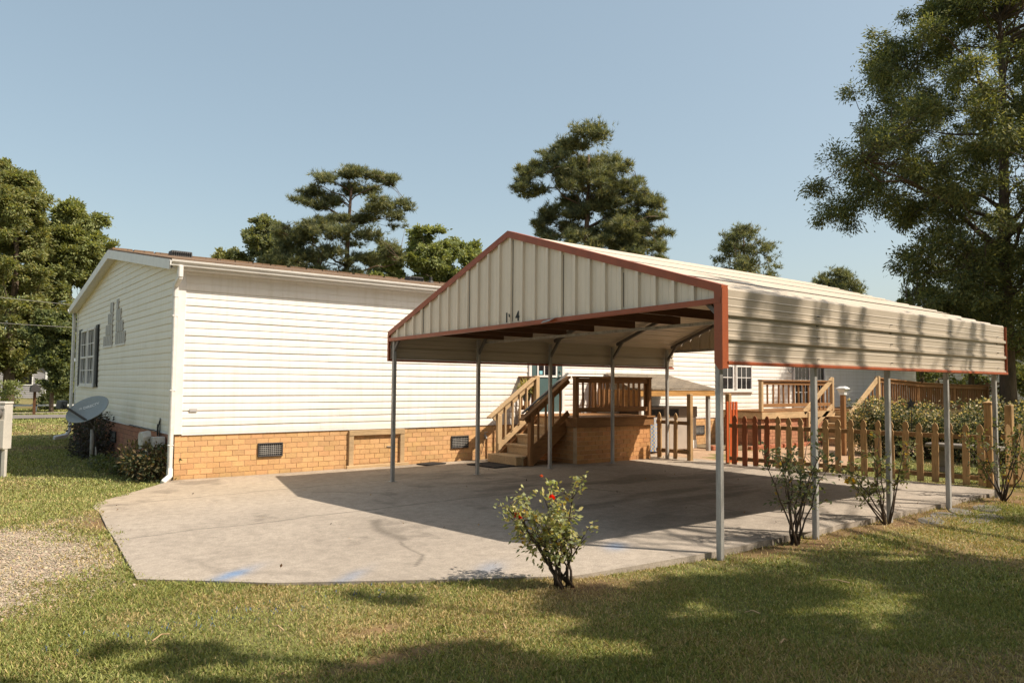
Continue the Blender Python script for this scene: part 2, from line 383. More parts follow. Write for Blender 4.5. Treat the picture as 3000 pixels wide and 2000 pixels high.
# skirts
rim=np.concatenate([i[0,::-1],i[:,0]]); nv=len(v)
lo=v[rim].copy(); lo[:,2]=-.3; lo[:ncol,1]-=.02*vnoise(lo[:ncol,0],lo[:ncol,1]*0,6,4)
k=np.arange(len(rim)-1); f2=np.stack([rim[k],rim[k+1],nv+k+1,nv+k],-1)
cc=np.concatenate([c.reshape(-1,3),c.reshape(-1,3)[rim]*np.array([.85,.82,.78])])
CONCM=vcmat('slab_concrete',.85,70,.25,.2)
o=np_mesh('concrete_slab',np.concatenate([v,lo]),np.concatenate([f,f2]),4,CONCM,col=cc); tag(o,kind='structure')
o=MB().box((SLAB_X1+.004,-4.55,-.2),(16.4,-.03,-.012)).build('patio',PAVER); tag(o,kind='structure')
# gravel stones
rg=np.random.default_rng(3); n=120000
px=rg.uniform(-7,-.9,n); py=rg.uniform(-8,-2.2,n); keep=(rg.random(n)<gravel_amt(px,py))&~in_slab(px,py,.05); px=px[keep];py=py[keep]; n=len(px)
r=rg.uniform(.004,.010,n)*(1+.9*(rg.random(n)>.94))
oc=np.array([(1,0,0),(0,1,0),(-1,0,0),(0,-1,0),(0,0,.7),(0,0,-.7)])
vv=oc[None]*r[:,None,None]*(1+rg.uniform(-.35,.35,(n,6,1))); a=rg.uniform(0,6.28,n); ca,sa=np.cos(a)[:,None],np.sin(a)[:,None]
vv=np.stack([vv[...,0]*ca-vv[...,1]*sa,vv[...,0]*sa+vv[...,1]*ca,vv[...,2]],-1)+np.stack([px,py,gz(px,py)+.006],-1)[:,None]
ff=np.array([(0,1,4),(1,2,4),(2,3,4),(3,0,4),(1,0,5),(2,1,5),(3,2,5),(0,3,5)])
f=(np.arange(n)[:,None,None]*6+ff[None]).reshape(-1,3)
cg=np.array([.44,.36,.265])*rg.uniform(.6,1.25,(n,1))*(1+rg.uniform(-.08,.08,(n,3)))
o=np_mesh('gravel',vv.reshape(-1,3),f,3,vcmat('gravel_stone',.9,60,.2),col=np.repeat(cg,6,0)); tag(o,kind='stuff')

# grass
CAMP=np.array([-2.952,-11.858,1.46]); FW=math.atan2(.787,.614)
def grass_patch(seed,r0,r1,dens,h0,h1,w0,w1,spread=.82):
    rg=np.random.default_rng(seed); area=spread*(r1*r1-r0*r0); n=int(area*dens)
    a=FW+rg.uniform(-spread,spread,n); r=np.sqrt(rg.uniform(r0*r0,r1*r1,n))
    x=CAMP[0]+r*np.cos(a); y=CAMP[1]+r*np.sin(a)
    g=grassy(x,y); clump=.45+.55*sstep(.3,.6,fbm(x,y,2.2,7,3)); k=rg.random(n)<g*clump; x=x[k];y=y[k]; n=len(x)
    z=gz(x,y)
    az=rg.uniform(0,6.28,n); lean=rg.uniform(.45,1.42,n); h=rg.uniform(h0,h1,n)*(.6+.8*fbm(x,y,1.4,23,3)); w=rg.uniform(w0,w1,n)
    inn=(x>9.3)&(y>-8); h=np.where(inn,h*.8,h)
    dx=np.cos(az);dy=np.sin(az)
    p=np.stack([x,y,z-.004],1); tip=p+np.stack([dx*h*np.sin(lean),dy*h*np.sin(lean),h*np.cos(lean)+.004],1)
    sd=np.stack([-dy*w,dx*w,np.zeros(n)],1)*.5
    mid=p*.45+tip*.55+np.stack([0*h,0*h,h*.12],1)
    vv=np.stack([p-sd*.7,p+sd*.7,mid+sd,tip,mid-sd],1)
    ff=np.array([(0,1,2,3,4)]); f=(np.arange(n)[:,None]*5+ff)
    dry=fbm(x,y,.35,17,3)*.55+fbm(x,y,2.1,19,3)*.45
    t=rg.random(n)
    G=np.array([[.215,.245,.07],[.265,.285,.09],[.33,.33,.12],[.145,.18,.054],[.29,.29,.083]])
    T=np.array([[.48,.38,.20],[.43,.335,.165],[.35,.28,.13]])
    cg=G[rg.integers(0,5,n)]; ct=T[rg.integers(0,3,n)]
    pd=np.clip(.09*np.clip(8/np.hypot(x-CAMP[0],y-CAMP[1]),.3,1)+.5*sstep(.50,.72,dry)+.6*bare_amt(x,y)+.5*gravel_amt(x,y),0,.95)
    c=np.where((t<pd)[:,None],ct,cg)*rg.uniform(.8,1.4,(n,1))
    blue=(np.exp(-(((x+1.2)/.9)**2+((y+7.0)/.15)**2))*.07>rg.random(n))
    c=np.where(blue[:,None],np.array([.10,.18,.36]),c)
    return vv.reshape(-1,3),f,np.repeat(c,5,0)
parts=[grass_patch(101,2.4,6.5,11500,.018,.042,.004,.0065),grass_patch(102,6.5,12,4200,.02,.045,.006,.010),
       grass_patch(103,12,22,1300,.022,.045,.009,.016),grass_patch(104,22,45,300,.03,.06,.018,.035)]
off=0;VV=[];FF=[];CC=[]
for v,f,c in parts: VV.append(v);FF.append(f+off);CC.append(c);off+=len(v)
o=np_mesh('grass',np.concatenate(VV),np.concatenate(FF),5,GRASSM,col=np.concatenate(CC)); tag(o,kind='stuff')

# ------------------------------------------------------------------ brickwork laid brick by brick
BRKM=vcmat('brick_face',.8,40,.12,.25,.45)
MORT=M('pale_mortar',(.66,.45,.27),.9,.15,8,bmp=.3); MORTR=M('rose_mortar',(.19,.10,.075),.9,.15,8,bmp=.3)
def brickwork(name,parent,axis,a0,a1,z0,z1,face,ca,mort,seed,bw=.188,bh=.0835,depth=.10,jj=.0068):
    """bricks proud of a mortar core; axis 'x' faces -Y, axis 'y' faces -X"""
    rg=np.random.default_rng(seed); vs=[];cs=[]
    nz=int(math.ceil((z1-z0)/bh)); j=jj
    top=z1
    for r in range(nz):
        zb=top-(r+1)*bh; zt=top-r*bh-j
        if zt<z0+.01: break
        zb=max(zb,z0)
        a=a0-(bw*.5 if r%2 else 0)
        while a<a1-.01:
            b0=max(a0,a)+.0; b1=min(a1,a+bw-j)
            a+=bw
            if b1-b0<.015: continue
            p=rg.uniform(.004,.007); t=rg.uniform(-.0012,.0012,8); c=.001
            q=[(b0,0,zb),(b1,0,zb),(b1,0,zt),(b0,0,zt),(b0+c,p,zb+c),(b1-c,p,zb+c),(b1-c,p,zt-c),(b0+c,p,zt-c)]
            for i,(x,o,z) in enumerate(q):
                x+=t[i]*.6; z+=t[7-i]*.5; o=o+ (t[i]*.6 if o else 0)
                vs.append((x,face-o,z) if axis=='x' else (face-o,x,z))
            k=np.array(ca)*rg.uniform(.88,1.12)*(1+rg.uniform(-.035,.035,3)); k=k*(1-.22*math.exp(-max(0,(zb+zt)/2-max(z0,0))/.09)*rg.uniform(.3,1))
            cs+= [k for i in range(8)]
    n=len(vs)//8
    ff=np.array([(4,5,6,7),(0,1,5,4),(1,2,6,5),(2,3,7,6),(3,0,4,7)]); f=(np.arange(n)[:,None,None]*8+ff[None]).reshape(-1,4)
    o=np_mesh(name,np.array(vs),f,4,BRKM,parent,col=np.array(cs))
    mb=MB()
    if axis=='x': mb.box((a0+.002,face+.0005,z0),(a1-.002,face+depth,z1-.002))
    else: mb.box((face+.0005,a0+.002,z0),(face+depth,a1-.002,z1-.002))
    mb.build('mortar',mort,o)
    return o
# ------------------------------------------------------------------ mobile home
HX=24.0; HW=9.45; EZ=3.16; RZ=4.055; BZ=.68
home=empty('mobile_home',(0,0,0),'long white vinyl sided mobile home on a buff brick base, beside the carport','house')
# siding front: dutch lap courses
def lap(mb,axis,a0,a1,z0,z1,seams,out,rng):
    """courses run along axis from a0 to a1 (functions of z allowed); out = outward direction sign vector"""
    h=.1115; nz=int(round((z1-z0)/h)); h=(z1-z0)/nz
    for i in range(nz):
        za=z0+i*h; zb=za+h
        b0=a0(za) if callable(a0) else a0; b1=a1(za) if callable(a1) else a1
        t0=a0(zb) if callable(a0) else a0; t1=a1(zb) if callable(a1) else a1
        if t1-t0<.05: break
        cuts=sorted([s for s in seams[i%len(seams)] if max(b0,t0)+.1<s<min(b1,t1)-.1])
        ed=[None]+cuts+[None]
        for j in range(len(ed)-1):
            q=.0026*((i+j)%2)
            prof=[(.001,0),(.0122,.001),(.012,.012),(.010,.060),(.006,.080),(.0005,h+.005)]
            L0=b0 if ed[j] is None else ed[j]; L1=b1 if ed[j+1] is None else ed[j+1]
            ns=max(1,int((L1-L0)/.8)); vs=[]
            for k in range(ns+1):
                for (o_,dz) in prof:
                    f_=dz/h
                    lo=b0+(t0-b0)*f_ if ed[j] is None else ed[j]; hi=b1+(t1-b1)*f_ if ed[j+1] is None else ed[j+1]
                    a=lo+(hi-lo)*k/ns
                    sag=.0022*math.sin(a*1.1+i*.9)+.0016*math.sin(a*2.9+i*2.1)+.0012*math.sin(a*5.3+i*4.7)
                    o2=o_+q+.0008*math.sin(a*3.7+i*3.1)
                    z=za+dz+sag
                    vs.append((a,-o2,z) if axis=='x' else (-o2,a,z))
            n=len(prof); mb.add(vs,[(k*n+m,k*n+m+1,(k+1)*n+m+1,(k+1)*n+m) for k in range(ns) for m in range(n-1)])
rg=random.Random(4)
seams=[[x+rg.uniform(-.25,.25) for x in (2.4+1.85*(k%2)*1.0,6.0-1.9*(k%3==0),9.9+.6*(k%2),13.2,17.3,20.1+.9*(k%2))] if k%2==0 else [] for k in range(30)]
mb=MB(); lap(mb,'x',.09,HX-.09,BZ,EZ,seams,None,rg); mb.build('front_siding',VINYL,home)
yl=lambda z: .0 if z<=EZ-.02 else (z-EZ+.02)/(RZ-.10-EZ+.02)*(HW/2)
seams2=[[y+rg.uniform(-.1,.1) for y in (2.0,5.6)] if k%3==0 else ([3.9] if k%3==1 else []) for k in range(40)]
mb=MB(); lap(mb,'y',lambda z:max(.09,yl(z)),lambda z:HW-max(.09,yl(z)),BZ,RZ-.06,seams2,None,rg); mb.build('gable_siding',VINYL_G,home)
# inner body so nothing shows through
mb=MB(); mb.box((.004,.004,BZ-.02),(HX,HW,EZ)); mb.prism([(.004,.004,EZ+.002),(.004,HW,EZ+.002),(.004,HW/2,RZ-.03)],(HX-.008,0,0)); mb.build('wall',VINYL,home)
mb=MB().box((.012,.010,-.3),(HX-.01,HW-.01,BZ-.022)); 
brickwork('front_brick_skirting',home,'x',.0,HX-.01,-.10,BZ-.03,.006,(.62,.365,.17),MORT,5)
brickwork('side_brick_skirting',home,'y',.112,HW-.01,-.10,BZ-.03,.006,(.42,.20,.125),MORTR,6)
mb=MB(); mb.prism([(-.028,-.028,BZ-.015),(.088,-.028,BZ-.015),(.088,.0,BZ-.015),(.0,.0,BZ-.015),(.0,.088,BZ-.015),(-.028,.088,BZ-.015)],(0,0,EZ-BZ+.015)); mb.build('corner_trim',TRIMW,home,bevel=.006)
mb=MB(); mb.box((-.022,HW-.08,BZ),(0,HW+.02,EZ)); mb.build('corner_trim',TRIMW,home,bevel=.006)
mb=MB(); mb.box((.09,-.018,BZ-.028),(HX,.004,BZ-.001)); mb.box((-.018,.09,BZ-.028),(.004,HW-.09,BZ-.001)); mb.build('starter_strip',TRIMW,home)
mb=MB(); mb.box((21.12,-.03,BZ),(21.2,-.001,EZ)); mb.build('wall_batten',TRIMW,home)
# roof
sl=(RZ-.015-3.235)/(HW/2+.18)
def rz(y): return 3.235+sl*(y+.18) if y<=HW/2 else 3.235+sl*(HW+.18-y)
X0,X1=-.17,HX+.15
mb=MB()
def slab3(mb,ya,yb):
    mb.add([(X0,ya,rz(ya)),(X1,ya,rz(ya)),(X1,yb,rz(yb)),(X0,yb,rz(yb)),(X0,ya,rz(ya)+.022),(X1,ya,rz(ya)+.022),(X1,yb,rz(yb)+.022),(X0,yb,rz(yb)+.022)],
     [(0,3,2,1),(4,5,6,7),(0,1,5,4),(1,2,6,5),(2,3,7,6),(3,0,4,7)])
slab3(mb,-.20,HW/2); slab3(mb,HW/2+.0005,HW+.2)
rng2=random.Random(8)
for k in range(60):                                   # lifted shingle tabs along the ridge
    x=-.1+k*.4+rng2.uniform(-.05,.05); mb.box((x,HW/2-.13,rz(HW/2)-.0),(x+.36,HW/2+.13,rz(HW/2)+.03+rng2.uniform(0,.008)))
roof=mb.build('roof',SHINGLE,home)
# gable rake boards + soffit
mb=MB()
for ya,yb in ((-.14,HW/2),(HW+.14,HW/2)):
    mb.add([(X0-.02,ya,rz(ya)-.004),(X0-.02,yb,rz(yb)-.004),(X0-.02,yb,rz(yb)-.17),(X0-.02,ya,rz(ya)-.15),(X0,ya,rz(ya)-.004),(X0,yb,rz(yb)-.004),(X0,yb,rz(yb)-.17),(X0,ya,rz(ya)-.15)],
      [(0,1,2,3),(7,6,5,4),(0,4,5,1),(2,6,7,3),(0,3,7,4),(1,5,6,2)])
mb.build('rake_board',TRIMW,home)
mb=MB()
for ya,yb in ((-.12,HW/2),(HW+.12,HW/2)):
    mb.add([(X0+.002,ya,rz(ya)-.13),(.02,ya,rz(ya)-.13),(.02,yb,rz(yb)-.13),(X0+.002,yb,rz(yb)-.13),(X0+.002,ya,rz(ya)-.115),(.02,ya,rz(ya)-.115),(.02,yb,rz(yb)-.115),(X0+.002,yb,rz(yb)-.115)],
      [(0,1,2,3),(7,6,5,4),(0,4,5,1),(1,5,6,2),(2,6,7,3),(3,7,4,0)])
mb.build('soffit',TRIMW,home)
mb=MB(); mb.box((X0+.02,-.165,3.10),(X1,-.018,3.118)); mb.box((X0+.02,-.18,3.10),(X1,-.166,3.228)); mb.build('fascia',TRIMW,home)
# gutter: K profile
def gutter(mb,y0,sg,x0,x1,z=3.225):
    pr=[(0,0),(0,-.085),(sg*.07,-.085),(sg*.075,-.06),(sg*.10,-.03),(sg*.105,0),(sg*.098,0),(sg*.095,-.025),(sg*.066,-.055),(sg*.064,-.078),(sg*.006,-.078),(sg*.006,0)]
    mb.prism([(x0,y0+a,z+b) for a,b in pr],(x1-x0,0,0))
mb=MB(); gutter(mb,-.182,-1,-.19,HX); gutter(mb,HW+.2,1,-.19,HX); mb.build('gutter',GUTTER,home)
def dspout(mb,pts,w=.075,d=.06):
    for a,b in zip(pts[:-1],pts[1:]): mb.bar(a,b,w,d,up=(1,.2,0),ext=.012)
mb=MB(); dspout(mb,[(-.06,-.235,3.14),(-.06,-.235,2.98),(-.075,-.06,2.86),(-.07,-.055,2.7)],.075,.07)
dspout(mb,[(-.07,-.052,2.75),(-.07,-.052,.16)],.072,.06); dspout(mb,[(-.07,-.052,.17),(-.08,-.10,.06),(-.19,-.20,.0)],.08,.07)
for z in (2.4,1.3,.5): mb.box((-.112,-.09,z),(-.03,-.02,z+.03))
mb.build('downspout',GUTTER,home,bevel=.012)
mb=MB(); dspout(mb,[(-.06,HW+.24,3.14),(-.075,HW+.08,2.95),(-.075,HW+.07,2.8)]); dspout(mb,[(-.075,HW+.07,2.82),(-.075,HW+.07,.22)]); dspout(mb,[(-.075,HW+.07,.23),(-.15,HW+.02,.1),(-.42,HW-.15,.06)],.09,.08)
mb.build('downspout',GUTTER,home,bevel=.012)
# roof vents + pipe
def rvent(x,y):
    z=rz(y)+.02
    mb=MB(); mb.prism([(x,y-.14,z-.03),(x,y+.16,z+.0),(x,y+.12,z+.10),(x,y-.11,z+.095)],(.40,0,0))
    o=mb.build('roof_vent',DGREY,home,bevel=.012)
    mb=MB()
    for k in range(9): mb.box((x+.03+k*.041,y-.152,z+.0),(x+.045+k*.041,y-.125,z+.075))
    mb.build('vent_fin',BLACK,o)
rvent(.85,4.25); rvent(6.3,4.2)
mb=MB(); mb.tube([(6.98,4.2,rz(4.2)),(6.98,4.2,rz(4.2)+.16)],.035,10); mb.tube([(6.98,4.2,rz(4.2)),(6.98,4.2,rz(4.2)+.07)],[.09,.05],10); mb.build('vent_pipe',DGREY,home)
# crawl space vents, front (plane y) and side (plane x)
def cvent(x0,x1,z0,z1,plane='y'):
    P=(lambda a,o,z:(a,-o,z)) if plane=='y' else (lambda a,o,z:(-o,a,z))
    mb=MB(); t=.022
    for a in ((x0,z0,x1,z0+t),(x0,z1-t,x1,z1),(x0,z0+t,x0+t,z1-t),(x1-t,z0+t,x1,z1-t)): mb.box(P(a[0],-.0,a[1]),P(a[2],.026,a[3]))
    o=mb.build('foundation_vent',DGREY,home,bevel=.004)
    mb=MB().box(P(x0+t,-.002,z0+t),P(x1-t,.008,z1-t)); mb.build('vent_back',BLACK,o)
    mb=MB(); n=int((x1-x0)/.036)
    for k in range(1,n): a=x0+t+(x1-x0-2*t)*k/n; mb.box(P(a-.003,.0085,z0+t),P(a+.003,.013,z1-t))
    for k in range(1,6): z=z0+t+(z1-z0-2*t)*k/6; mb.box(P(x0+t,.0135,z-.004),P(x1-t,.019,z+.004))
    mb.build('vent_grille',GALV,o)
cvent(1.234,1.637,.27,.49); cvent(4.873,5.267,.24,.47); cvent(11.95,12.39,.25,.47)
cvent(4.23,4.77,.26,.47,'x')
# small grey patch plate on siding
mb=MB().box((.19,-.024,1.0),(.30,-.006,1.045)); mb.build('cover_plate',M('grey_plate',(.45,.43,.42),.5,.1),home)
# access panel of wood frame
mb=MB(); mb.box((2.78,-.05,.55),(3.86,-.002,.64)); mb.box((2.78,-.045,-.02),(2.87,-.002,.548)); mb.box((3.77,-.045,-.02),(3.86,-.002,.548)); mb.box((2.72,-.10,-.02),(3.92,-.05,.05))
acc=mb.build('access_frame',TX,home,bevel=.005)
mb=MB(); mb.bar((3.52,-.012,.34),(3.70,-.012,.33),.012,.012); mb.build('latch',GALV,acc)
mb=MB(); mb.tube([(5.65,-.0,.46),(5.65,-.05,.44),(5.65,-.06,.40)],.018,8); mb.tube([(5.65,-.04,.46),(5.62,-.04,.52),(5.68,-.04,.52)],.012,6); mb.build('water_spigot',GALV,home)
mb=MB(); mb.tube([(5.655,-.02,.44),(5.60,-.03,.28),(5.56,-.02,.1)],.006,5); mb.build('spigot_pipe',CABLE,home)
# windows
def window(name,a0,a1,z0,z1,plane,nx,nz,fw=.045,gl=GLASS,curtain=False):
    P=(lambda a,o,z:(a,-o,z)) if plane=='y' else (lambda a,o,z:(-o,a,z))
    mb=MB()
    for b in ((a0,z0,a1,z0+fw),(a0,z1-fw,a1,z1),(a0,z0+fw,a0+fw,z1-fw),(a1-fw,z0+fw,a1,z1-fw)): mb.box(P(b[0],-.01,b[1]),P(b[2],.045,b[3]))
    zm=(z0+z1)/2; mb.box(P(a0+fw,-.01,zm-.022),P(a1-fw,.036,zm+.022))
    o=mb.build(name,TRIMW,home,bevel=.004)
    mb=MB().box(P(a0+fw,-.008,z0+fw),P(a1-fw,.018,z1-fw)); mb.build('pane',gl,o)
    mb=MB(); w=.009
    for k in range(1,nx): a=a0+fw+(a1-a0-2*fw)*k/nx; mb.box(P(a-w,.0185,z0+fw),P(a+w,.026,zm-.023)); mb.box(P(a-w,.0185,zm+.023),P(a+w,.026,z1-fw))
    for k in range(1,nz):
        if k*2==nz: continue
        z=z0+fw+(z1-z0-2*fw)*k/nz; mb.box(P(a0+fw,.0265,z-w),P(a1-fw,.031,z+w))
    mb.build('muntin',TRIMW,o)
    mb=MB(); mb.box(P(a0-.05,.0,z0-.04),P(a1+.05,.052,z0-.002)); mb.build('sill',TRIMW,o,bevel=.004)
    if plane=='y': o.location.y-=.016
    else: o.location.x-=.016
    return o
window('window',13.66,14.36,1.33,2.60,'y',3,4); window('window',12.86,13.56,1.33,2.60,'y',3,4)
window('window',6.72,7.55,1.34,2.62,'x',3,4); window('window',7.65,8.48,1.34,2.62,'x',3,4)
for a0,a1 in ((6.38,6.66),(8.62,8.9)):
    mb=MB(); mb.box((-.045,a0,1.31),(-.018,a1,2.66))
    for k in range(32): z=1.37+k*.0385; mb.add([(-.046,a0+.04,z),(-.046,a1-.04,z),(-.058,a1-.04,z+.012),(-.058,a0+.04,z+.012),(-.046,a1-.04,z+.03),(-.046,a0+.04,z+.03)],[(0,1,2,3),(3,2,4,5)])
    mb.build('shutter',BLACK,home)
# two stepped windows closed over by siding (triangular remains)
GPANE=M('dusty_pane',(.30,.28,.255),.35,.15,6,bmp=.02,spec=.5)
def stepped(y_in,ws,sgn):
    mb=MB(); z=2.16
    mbf=MB()
    for w,h in ws:
        ya,yb=sorted((y_in,y_in+sgn*w)); mb.box((-.024,ya,z),(-.005,yb,z+h-.012)); 
        n=max(1,int(w/.16))
        for k in range(n+1): a=ya+(yb-ya)*k/n; mbf.box((-.030,a-.008,z),(-.0245,a+.008,z+h-.012))
        z+=h
    mbf.box((-.034,min(y_in,y_in+sgn*ws[0][0])-.02,2.125),(-.005,max(y_in,y_in+sgn*ws[0][0])+.02,2.158))
    o=mb.build('stepped_window',GPANE,home); mbf.build('muntin',TRIMW,o)
stepped(4.93,[(.87,.22),(.66,.22),(.45,.22),(.24,.22)],1); stepped(4.55,[(.85,.24),(.62,.22),(.40,.24),(.15,.2)],-1)
# entry door
mb=MB(); mb.box((6.72,-.03,.86),(6.79,-.001,2.95)); mb.box((7.62,-.03,.86),(7.69,-.001,2.95)); mb.box((6.792,-.03,2.88),(7.618,-.001,2.95)); mb.box((6.74,-.06,.845),(7.68,-.001,.885)); df=mb.build('door_frame',TRIMW,home,bevel=.004)
mb=MB().box((6.795,-.02,.89),(7.615,-.0,2.875)); dr=mb.build('door',TEAL,home); dr.location.y-=.016; df.location.y-=.016
mb=MB()
for b in ((6.93,1.60,7.47,1.64),(6.93,2.66,7.47,2.70),(6.93,1.64,6.965,2.66),(7.435,1.64,7.47,2.66)): mb.box((b[0],-.036,b[1]),(b[2],-.021,b[3]))
for x in (7.12,7.28): mb.box((x-.012,-.034,1.64),(x+.012,-.0285,2.66))
mb.build('door_window_frame',TRIMW,dr); mb=MB().box((6.966,-.028,1.641),(7.434,-.0205,2.659)); mb.build('pane',GLASSD,dr)
mb=MB(); mb.tube([(7.555,-.02,1.63),(7.555,-.06,1.63)],.022,10); mb.tube([(7.555,-.055,1.63),(7.50,-.06,1.62)],.011,8); mb.build('handle',CHROME,dr); mb=MB(); mb.tube([(7.555,-.02,1.73),(7.555,-.045,1.73)],.024,10); mb.build('deadbolt',CHROME,dr)
mb=MB().box((6.99,-.0315,1.66),(7.07,-.0285,1.73)); mb.build('sticker',M('pale_blue_sticker',(.25,.55,.62),.5,.1),dr)
# sliding patio door
mb=MB()
for b in ((16.33,.87,16.40,2.78),(17.95,.87,18.02,2.78),(16.402,2.71,17.948,2.78),(16.402,.87,17.948,.93),(17.13,.93,17.22,2.71)): mb.box((b[0],-.045,b[1]),(b[2],-.0,b[3]))
sd=mb.build('patio_door',TRIMW,home,bevel=.004); sd.location.y-=.018
for a0,a1 in ((16.402,17.128),(17.222,17.948)):
    mb=MB().box((a0,-.02,.932),(a1,-.002,2.708)); mb.build('pane',GLASSD,sd)
    mb=MB()
    for k in range(1,4): a=a0+(a1-a0)*k/4; mb.box((a-.008,-.027,.932),(a+.008,-.0205,2.708))
    for k in range(1,5): z=.932+1.776*k/5; mb.box((a0,-.033,z-.009),(a1,-.0275,z+.009))
    mb.build('muntin',TRIMW,sd)
mb=MB(); mb.tube([(16.05,-.03,2.1),(16.06,-.06,1.9),(16.2,-.05,1.82),(16.31,-.06,1.9),(16.32,-.04,2.5)],.009,5); mb.build('loose_cable',WIREG,home)

# ------------------------------------------------------------------ carport
CX0,CX1=2.54,9.0; YL,YR=-1.93,-7.755; PY=-4.76; PZ=3.26; EL,ER=2.19,2.31
cp=empty('carport',(2.54,PY,0),'beige sheet metal carport with rust red trim over the concrete slab','carport')
px=[2.572+1.54*k for k in range(5)]
for k,x in enumerate(px):
    mb=MB().box((x-.027,YL-.027,.002),(x+.027,YL+.027,EL-.03)); 
    p_=mb.build('post',GALV,cp,bevel=.005); 
    mb=MB().box((x-.05,YL-.05,.001),(x+.05,YL+.05,.008)); mb.build('base_plate',GALV,p_)
    mb=MB().box((x-.026,YR-.026,-.09),(x+.026,YR+.026,ER-.04)); mb.build('post',GALV,cp,bevel=.005)
def yz(t,side):   # slope point: t 0 ridge .. 1 eave
    ye,ze=(YL+.06,EL) if side>0 else (YR-.045,ER)
    return PY+(ye-PY)*t, PZ+(ze-PZ)*t
def rafter(side,t): y,z=yz(t,side); return y,z-.055
for x in px:
    mb=MB()
    for s_,ye,ze in ((1,YL,EL),(-1,YR-.04,ER)):
        y1,z1=rafter(s_,.94); mb.bar((x,PY,PZ-.055),(x,y1,z1),.055,.055)
        mb.bar((x,ye,ze-.26),(x,*rafter(s_,.89)),.04,.045)
    mb.build('rafter',DKSTEEL,cp,bevel=.004)
for x in (px[1],):
    mb=MB(); mb.bar((x+.1,YL,2.12),(x+.1,YR,2.20),.05,.035); mb.build('tie_rail',GALV,cp)
for k,y in enumerate((-2.35,-3.0,-3.7,-4.4,-5.1,-5.8,-6.5)):
    zb=2.15+(-1.93-y)/5.8*.08
    mb=MB(); mb.box((2.62,y-.02,zb),(4.35+.06*((k*7)%3-1),y+.02,zb+.10)); mb.build('stored_board',DARKW,cp)
# ribbed sheets: profile along the slope, swept along X
def ribbed(a,b,nrm,dirx,n,rw=.022,rh=.02,minor=2):
    """points along a->b with n ribs, in the plane across dirx"""
    a=V(a);b=V(b);L=(b-a).length;d=(b-a)/L;nrm=V(nrm).normalized(); pts=[]
    pitch=L/n
    for k in range(n):
        c=(k+.0)*pitch
        if k>0: pts+= [a+d*(c-rw-.012),a+d*(c-rw)+nrm*rh,a+d*(c+rw)+nrm*rh,a+d*(c+rw+.012)]
        else: pts+=[a]
        for m in range(1,minor+1):
            e=c+pitch*m/(minor+1); pts+=[a+d*(e-.008),a+d*e+nrm*.004,a+d*(e+.008)]
    pts+=[b]; return pts
Lx=CX1-CX0
for side in (1,-1):
    a=(PY,PZ); e=yz(1,side); nrm=(0,-(e[1]-a[1])*side*-1,abs(e[0]-a[0])); 
    nv=V((0,(a[1]-e[1])*side,abs(e[0]-a[0])))
    mb=MB()
    # three overlapping panels down the slope give the stepped rake
    npan=4
    for k in range(npan):
        t0,t1=k/npan,(k+1)/npan
        y0,z0=yz(t0,side); y1,z1=yz(t1+(.016 if k<npan-1 else 0),side)
        lift=V(nv).normalized()*(.007)
        P0=V((CX0,y0,z0))+lift*(1.0 if k else .6); P1=V((CX0,y1,z1))+(lift*2.4 if k<npan-1 else lift*.2)
        pr=ribbed(P0,P1,nv,None,4,.016,.012,1)
        ex=.0 if k%2 else .012
        mb.strip(pr,(Lx+ex,0,0))
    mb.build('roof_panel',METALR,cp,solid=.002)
for side,ye,zb,ze,n in ((-1,YR-.045,1.665,ER,3),(1,YL+.06,1.80,EL,2)):
    mb=MB(); out=(0,-1,0) if side<0 else (0,1,0)
    a=V((CX0,ye,ze+.01)); b=V((CX0,ye,zb))
    pr=[V((CX0,ye+.05*side*-1,ze+.028)),V((CX0,ye+.012*side*-1,ze+.02))]
    L=ze-zb; pitch=L/n
    o_=V(out)
    for k in range(n):
        z=ze-k*pitch
        if k==0: pr+=[V((CX0,ye,z))]
        else: pr+=[V((CX0,ye,z+.028)),V((CX0,ye,z+.018))+o_*.022,V((CX0,ye,z-.012))+o_*.022,V((CX0,ye,z-.022))]
        for m in (1,2): e=z-pitch*m/3; pr+=[V((CX0,ye,e+.009)),V((CX0,ye,e))+o_*.004,V((CX0,ye,e-.009))]
    pr+=[V((CX0,ye,zb+.035)),V((CX0,ye,zb+.028))+o_*.018,V((CX0,ye,zb+.012))+o_*.018]
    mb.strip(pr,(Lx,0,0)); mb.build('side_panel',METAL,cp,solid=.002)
    mb=MB(); mb.box((CX0+.03,ye-.03+.012*side,zb-.022),(CX1,ye+.03+.012*side,zb+.010)); mb.build('bottom_trim',RUST,cp,bevel=.004)
    # screw heads on the outside
    if side<0:
        for x in px[1:]:
            for z in (zb+.06,zb+.27,zb+.49): mb=MB(); mb.box((x-.004,ye-.028,z),(x+.004,ye-.001,z+.008)); mb.build('screw_head',DGREY,cp)
